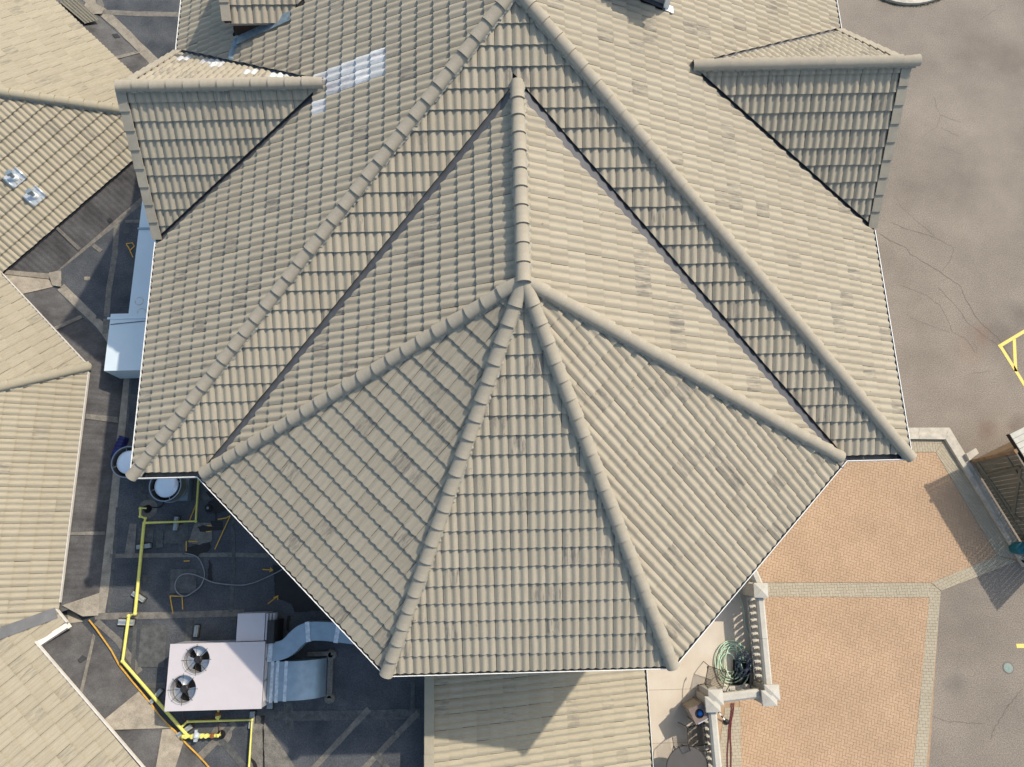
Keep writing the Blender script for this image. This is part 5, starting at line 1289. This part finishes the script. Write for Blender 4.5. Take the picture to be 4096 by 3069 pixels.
for k in range(4): a_ = k*pi/2+.4; mb = MB(); mb.tube([(p.x+cos(a_)*.1, p.y+sin(a_)*.1, ZT+.70), (p.x+cos(a_)*.15, p.y+sin(a_)*.15, ZT+.35), (p.x+cos(a_)*.40, p.y+sin(a_)*.40, ZT+.0)], .012, 6); mb.build('leg', iron, th)
settle(th)
# hoses
def hose(name, cpx, n, ru, rv, r, m, label, cat, z0=.02, lead=None, seedv=1):
    rnd = random.Random(seedv); P = []
    if lead: P += [at(u, v, ZT+.02) for u, v in lead]
    K = 14
    for i in range(n):
        a_, b_ = ru*rnd.uniform(.5, 1.12), rv*rnd.uniform(.55, 1.15); cu, cv_ = cpx[0]+rnd.uniform(-.38, .32)*ru, cpx[1]+rnd.uniform(-.2, .2)*rv; ph = rnd.uniform(-.4, .4)
        for k in range(K):
            q = 2*pi*k/K+ph; P.append(at(cu+a_*cos(q), cv_+b_*sin(q), ZT+z0+.012*i+.02*rnd.random()))
    mb = MB(); mb.tube(smooth(P, 3), r, 6); o = mb.build(name, m, None, True); return tag(o, label, cat)
hose('garden_hose', (2927, 2650), 7, 62, 80, .015, hose_g, 'pale green garden hose lying in loose coils against the balustrade', 'hose', .03, [(2955, 2372), (2975, 2440), (2980, 2500), (3003, 2560), (3004, 2590), (2985, 2600), (2965, 2580)], 4)
hose('cable_coil', (2975, 2655), 9, 30, 58, .008, cable_b, 'blue grey cable coiled tightly inside the green hose loops', 'cable', .12, None, 9)
q = at(2962, 2690, ZT); th = thing('crate', 'low black crate under the coiled blue grey cable', 'crate', loc=q)
mb = MB(); mb.box(q+Vector((0, 0, .02)), (.42, .62, .03), radians(-8)); mb.build('crate_floor', blk, th)
for sx, sy, lx, ly in ((0, .3, .42, .02), (0, -.3, .42, .02), (.2, 0, .02, .58), (-.2, 0, .02, .58)):
    k = Matrix.Rotation(radians(-8), 3, 'Z') @ Vector((sx, sy, 0)); mb = MB(); mb.box(q+k+Vector((0, 0, .08)), (lx, ly, .12), radians(-8)); mb.build('crate_side', blk, th)
settle(th)
for L, l_ in (([(2927, 2812), (2926, 2850), (2918, 2900), (2914, 2960), (2910, 3020), (2911, 3090)], 'dark red hose on the grey pavers, the left one of two'), ([(2936, 2812), (2933, 2850), (2925, 2890), (2922, 2950), (2925, 3000), (2924, 3090)], 'dark red hose on the grey pavers, the right one of two')):
    mb = MB(); mb.tube(smooth([G(u, v, .05) for u, v in L]), .017, 6); tag(mb.build('red_hose', red_h, None, True), l_, 'hose', 'red hoses')
a_, b_ = G(2862, 2835, .35), G(2905, 2888, .06); th = thing('striped_pole', 'black and white striped pole with a round black foot lying beside the balustrade wall', 'pole', loc=b_)
for i in range(6):
    mb = MB(); mb.tube([a_.lerp(b_, i/6), a_.lerp(b_, (i+1)/6)], .022, 8); mb.build('pole_section', white_paint if i % 2 == 0 else blk, th, True, 40)
mb = MB(); mb.lathe(b_-Vector((0, 0, .04)), [(.09, 0), (.10, .03), (.05, .07), (.001, .08)], 16); mb.build('foot', blk, th, True, 40); settle(th)

# ------------------------------------------------------------------ board fence enclosure
fe_ = thing('fence_enclosure', 'tall weathered board fence enclosure with diagonal bracing at the right edge', 'fence', loc=G(3960, 1990))
A_ = G(3884, 1845); B_ = G(4150, 2275); d = (B_-A_); L = d.length; d.normalize(); nrm = Vector((d.y, -d.x, 0))
if nrm.x < 0: nrm = -nrm          # towards east (inside)
H = 2.3
n_ = int(L/.152)
for i in range(n_):
    q = A_+d*(L*(i+.5)/n_); mb = MB(); hh = H+random.uniform(-.03, .02); mb.box((q.x, q.y, ZG+.06+hh/2), (.14, .022, hh), atan2(d.y, d.x)+random.uniform(-.02, .02)); mb.build('board', wood, fe_)
o_ = -nrm
def brace(s0, z0, s1, z1, w_=.09, th2=.045, m=wood, outw=.035):
    a = A_+d*s0+o_*outw; b = A_+d*s1+o_*outw; a.z = ZG+z0; b.z = ZG+z1; v = b-a; Lb = v.length; X = v.normalized(); Y = o_; Zv = X.cross(Y).normalized(); M3 = Matrix((X, Y, Zv)).transposed()
    mb = MB(); mb.box((a+b)/2, (Lb, th2, w_), M=M3); mb.build('brace', m, fe_)
brace(.1, .35, L*.5, .55); brace(.1, 1.9, L, 1.9, outw=.033); brace(L*.5, .5, L, 2.1, outw=.036); brace(L*.42, 1.85, .5, 1.87, outw=.038); brace(.6, 2.2, L*.52, .5, outw=.036); brace(.55, 2.2, .62, .4, outw=.04); brace(L*.05, .3, L*.98, .38, outw=.031)
# north return panel and its top beam
C_ = A_+nrm*2.6
for i in range(16):
    q = A_.lerp(C_, (i+.5)/16); mb = MB(); mb.box((q.x, q.y, ZG+.06+H/2), (.14, .022, H), atan2((C_-A_).y, (C_-A_).x)); mb.build('board', wood_br, fe_)
mb = MB(); mb.box((A_.x, A_.y, ZG+H/2+.05), (.11, .11, H+.1), atan2(d.y, d.x)); mb.build('corner_post', wood_br, fe_)
mb = MB(); q = (A_+C_)/2; mb.box((q.x, q.y, ZG+H+.1), ((C_-A_).length+.1, .13, .05), atan2((C_-A_).y, (C_-A_).x)); mb.build('top_beam', wood_br, fe_)
R0 = at(4043, 1747, ZG+H+.15); 
for i in range(14):
    s_ = i*.19; q = R0+d*s_+nrm*.75; mb = MB(); mb.box((q.x, q.y, ZG+H+.17), (.175, 1.5, .03), atan2(d.y, d.x)); mb.build('roof_plank', wood_lt, fe_)
mb = MB(); q = R0+d*1.25; mb.box((q.x, q.y, ZG+H+.08), (2.7, .04, .14), atan2(d.y, d.x)); mb.build('roof_edge', blk, fe_)
settle(fe_)
p = at(4085, 2192, ZG+.4); th = thing('barrel', 'dark teal round plastic barrel in the corner inside the kerb', 'barrel', loc=(p.x, p.y, ZG))
mb = MB(); mb.lathe((p.x, p.y, ZG), [(.19, 0), (.22, .15), (.22, .3), (.20, .42)], 28, False); mb.build('body', teal, th, True, 50)
mb = MB(); mb.lathe((p.x, p.y, ZG), [(.215, .40), (.22, .44), (.19, .46), (.1, .475), (.001, .48)], 28); mb.build('lid', teal, th, True, 50); settle(th)

# ------------------------------------------------------------------ dead leaves and droppings scattered on the roofs
mb = MB()
for i in range(110):
    sl_ = random.choice(fs+[fw, fe, south, west, east]); tt = random.choice(sl_.tiles)
    p = sl_.M @ Vector((tt[2]+random.random()*.28, tt[3]+random.random()*.3, .075)); a_ = random.random()*pi; r_ = random.uniform(.008, .018)
    mb.face([p+Vector((cos(a_+k*1.57)*r_*(1 if k % 2 else .5), sin(a_+k*1.57)*r_*(1 if k % 2 else .5), .003*k)) for k in range(4)])
tag(mb.build('dead_leaves', leaf_m), 'tiny brown dead leaves scattered over the turret and main roof', 'leaves', kind='stuff')
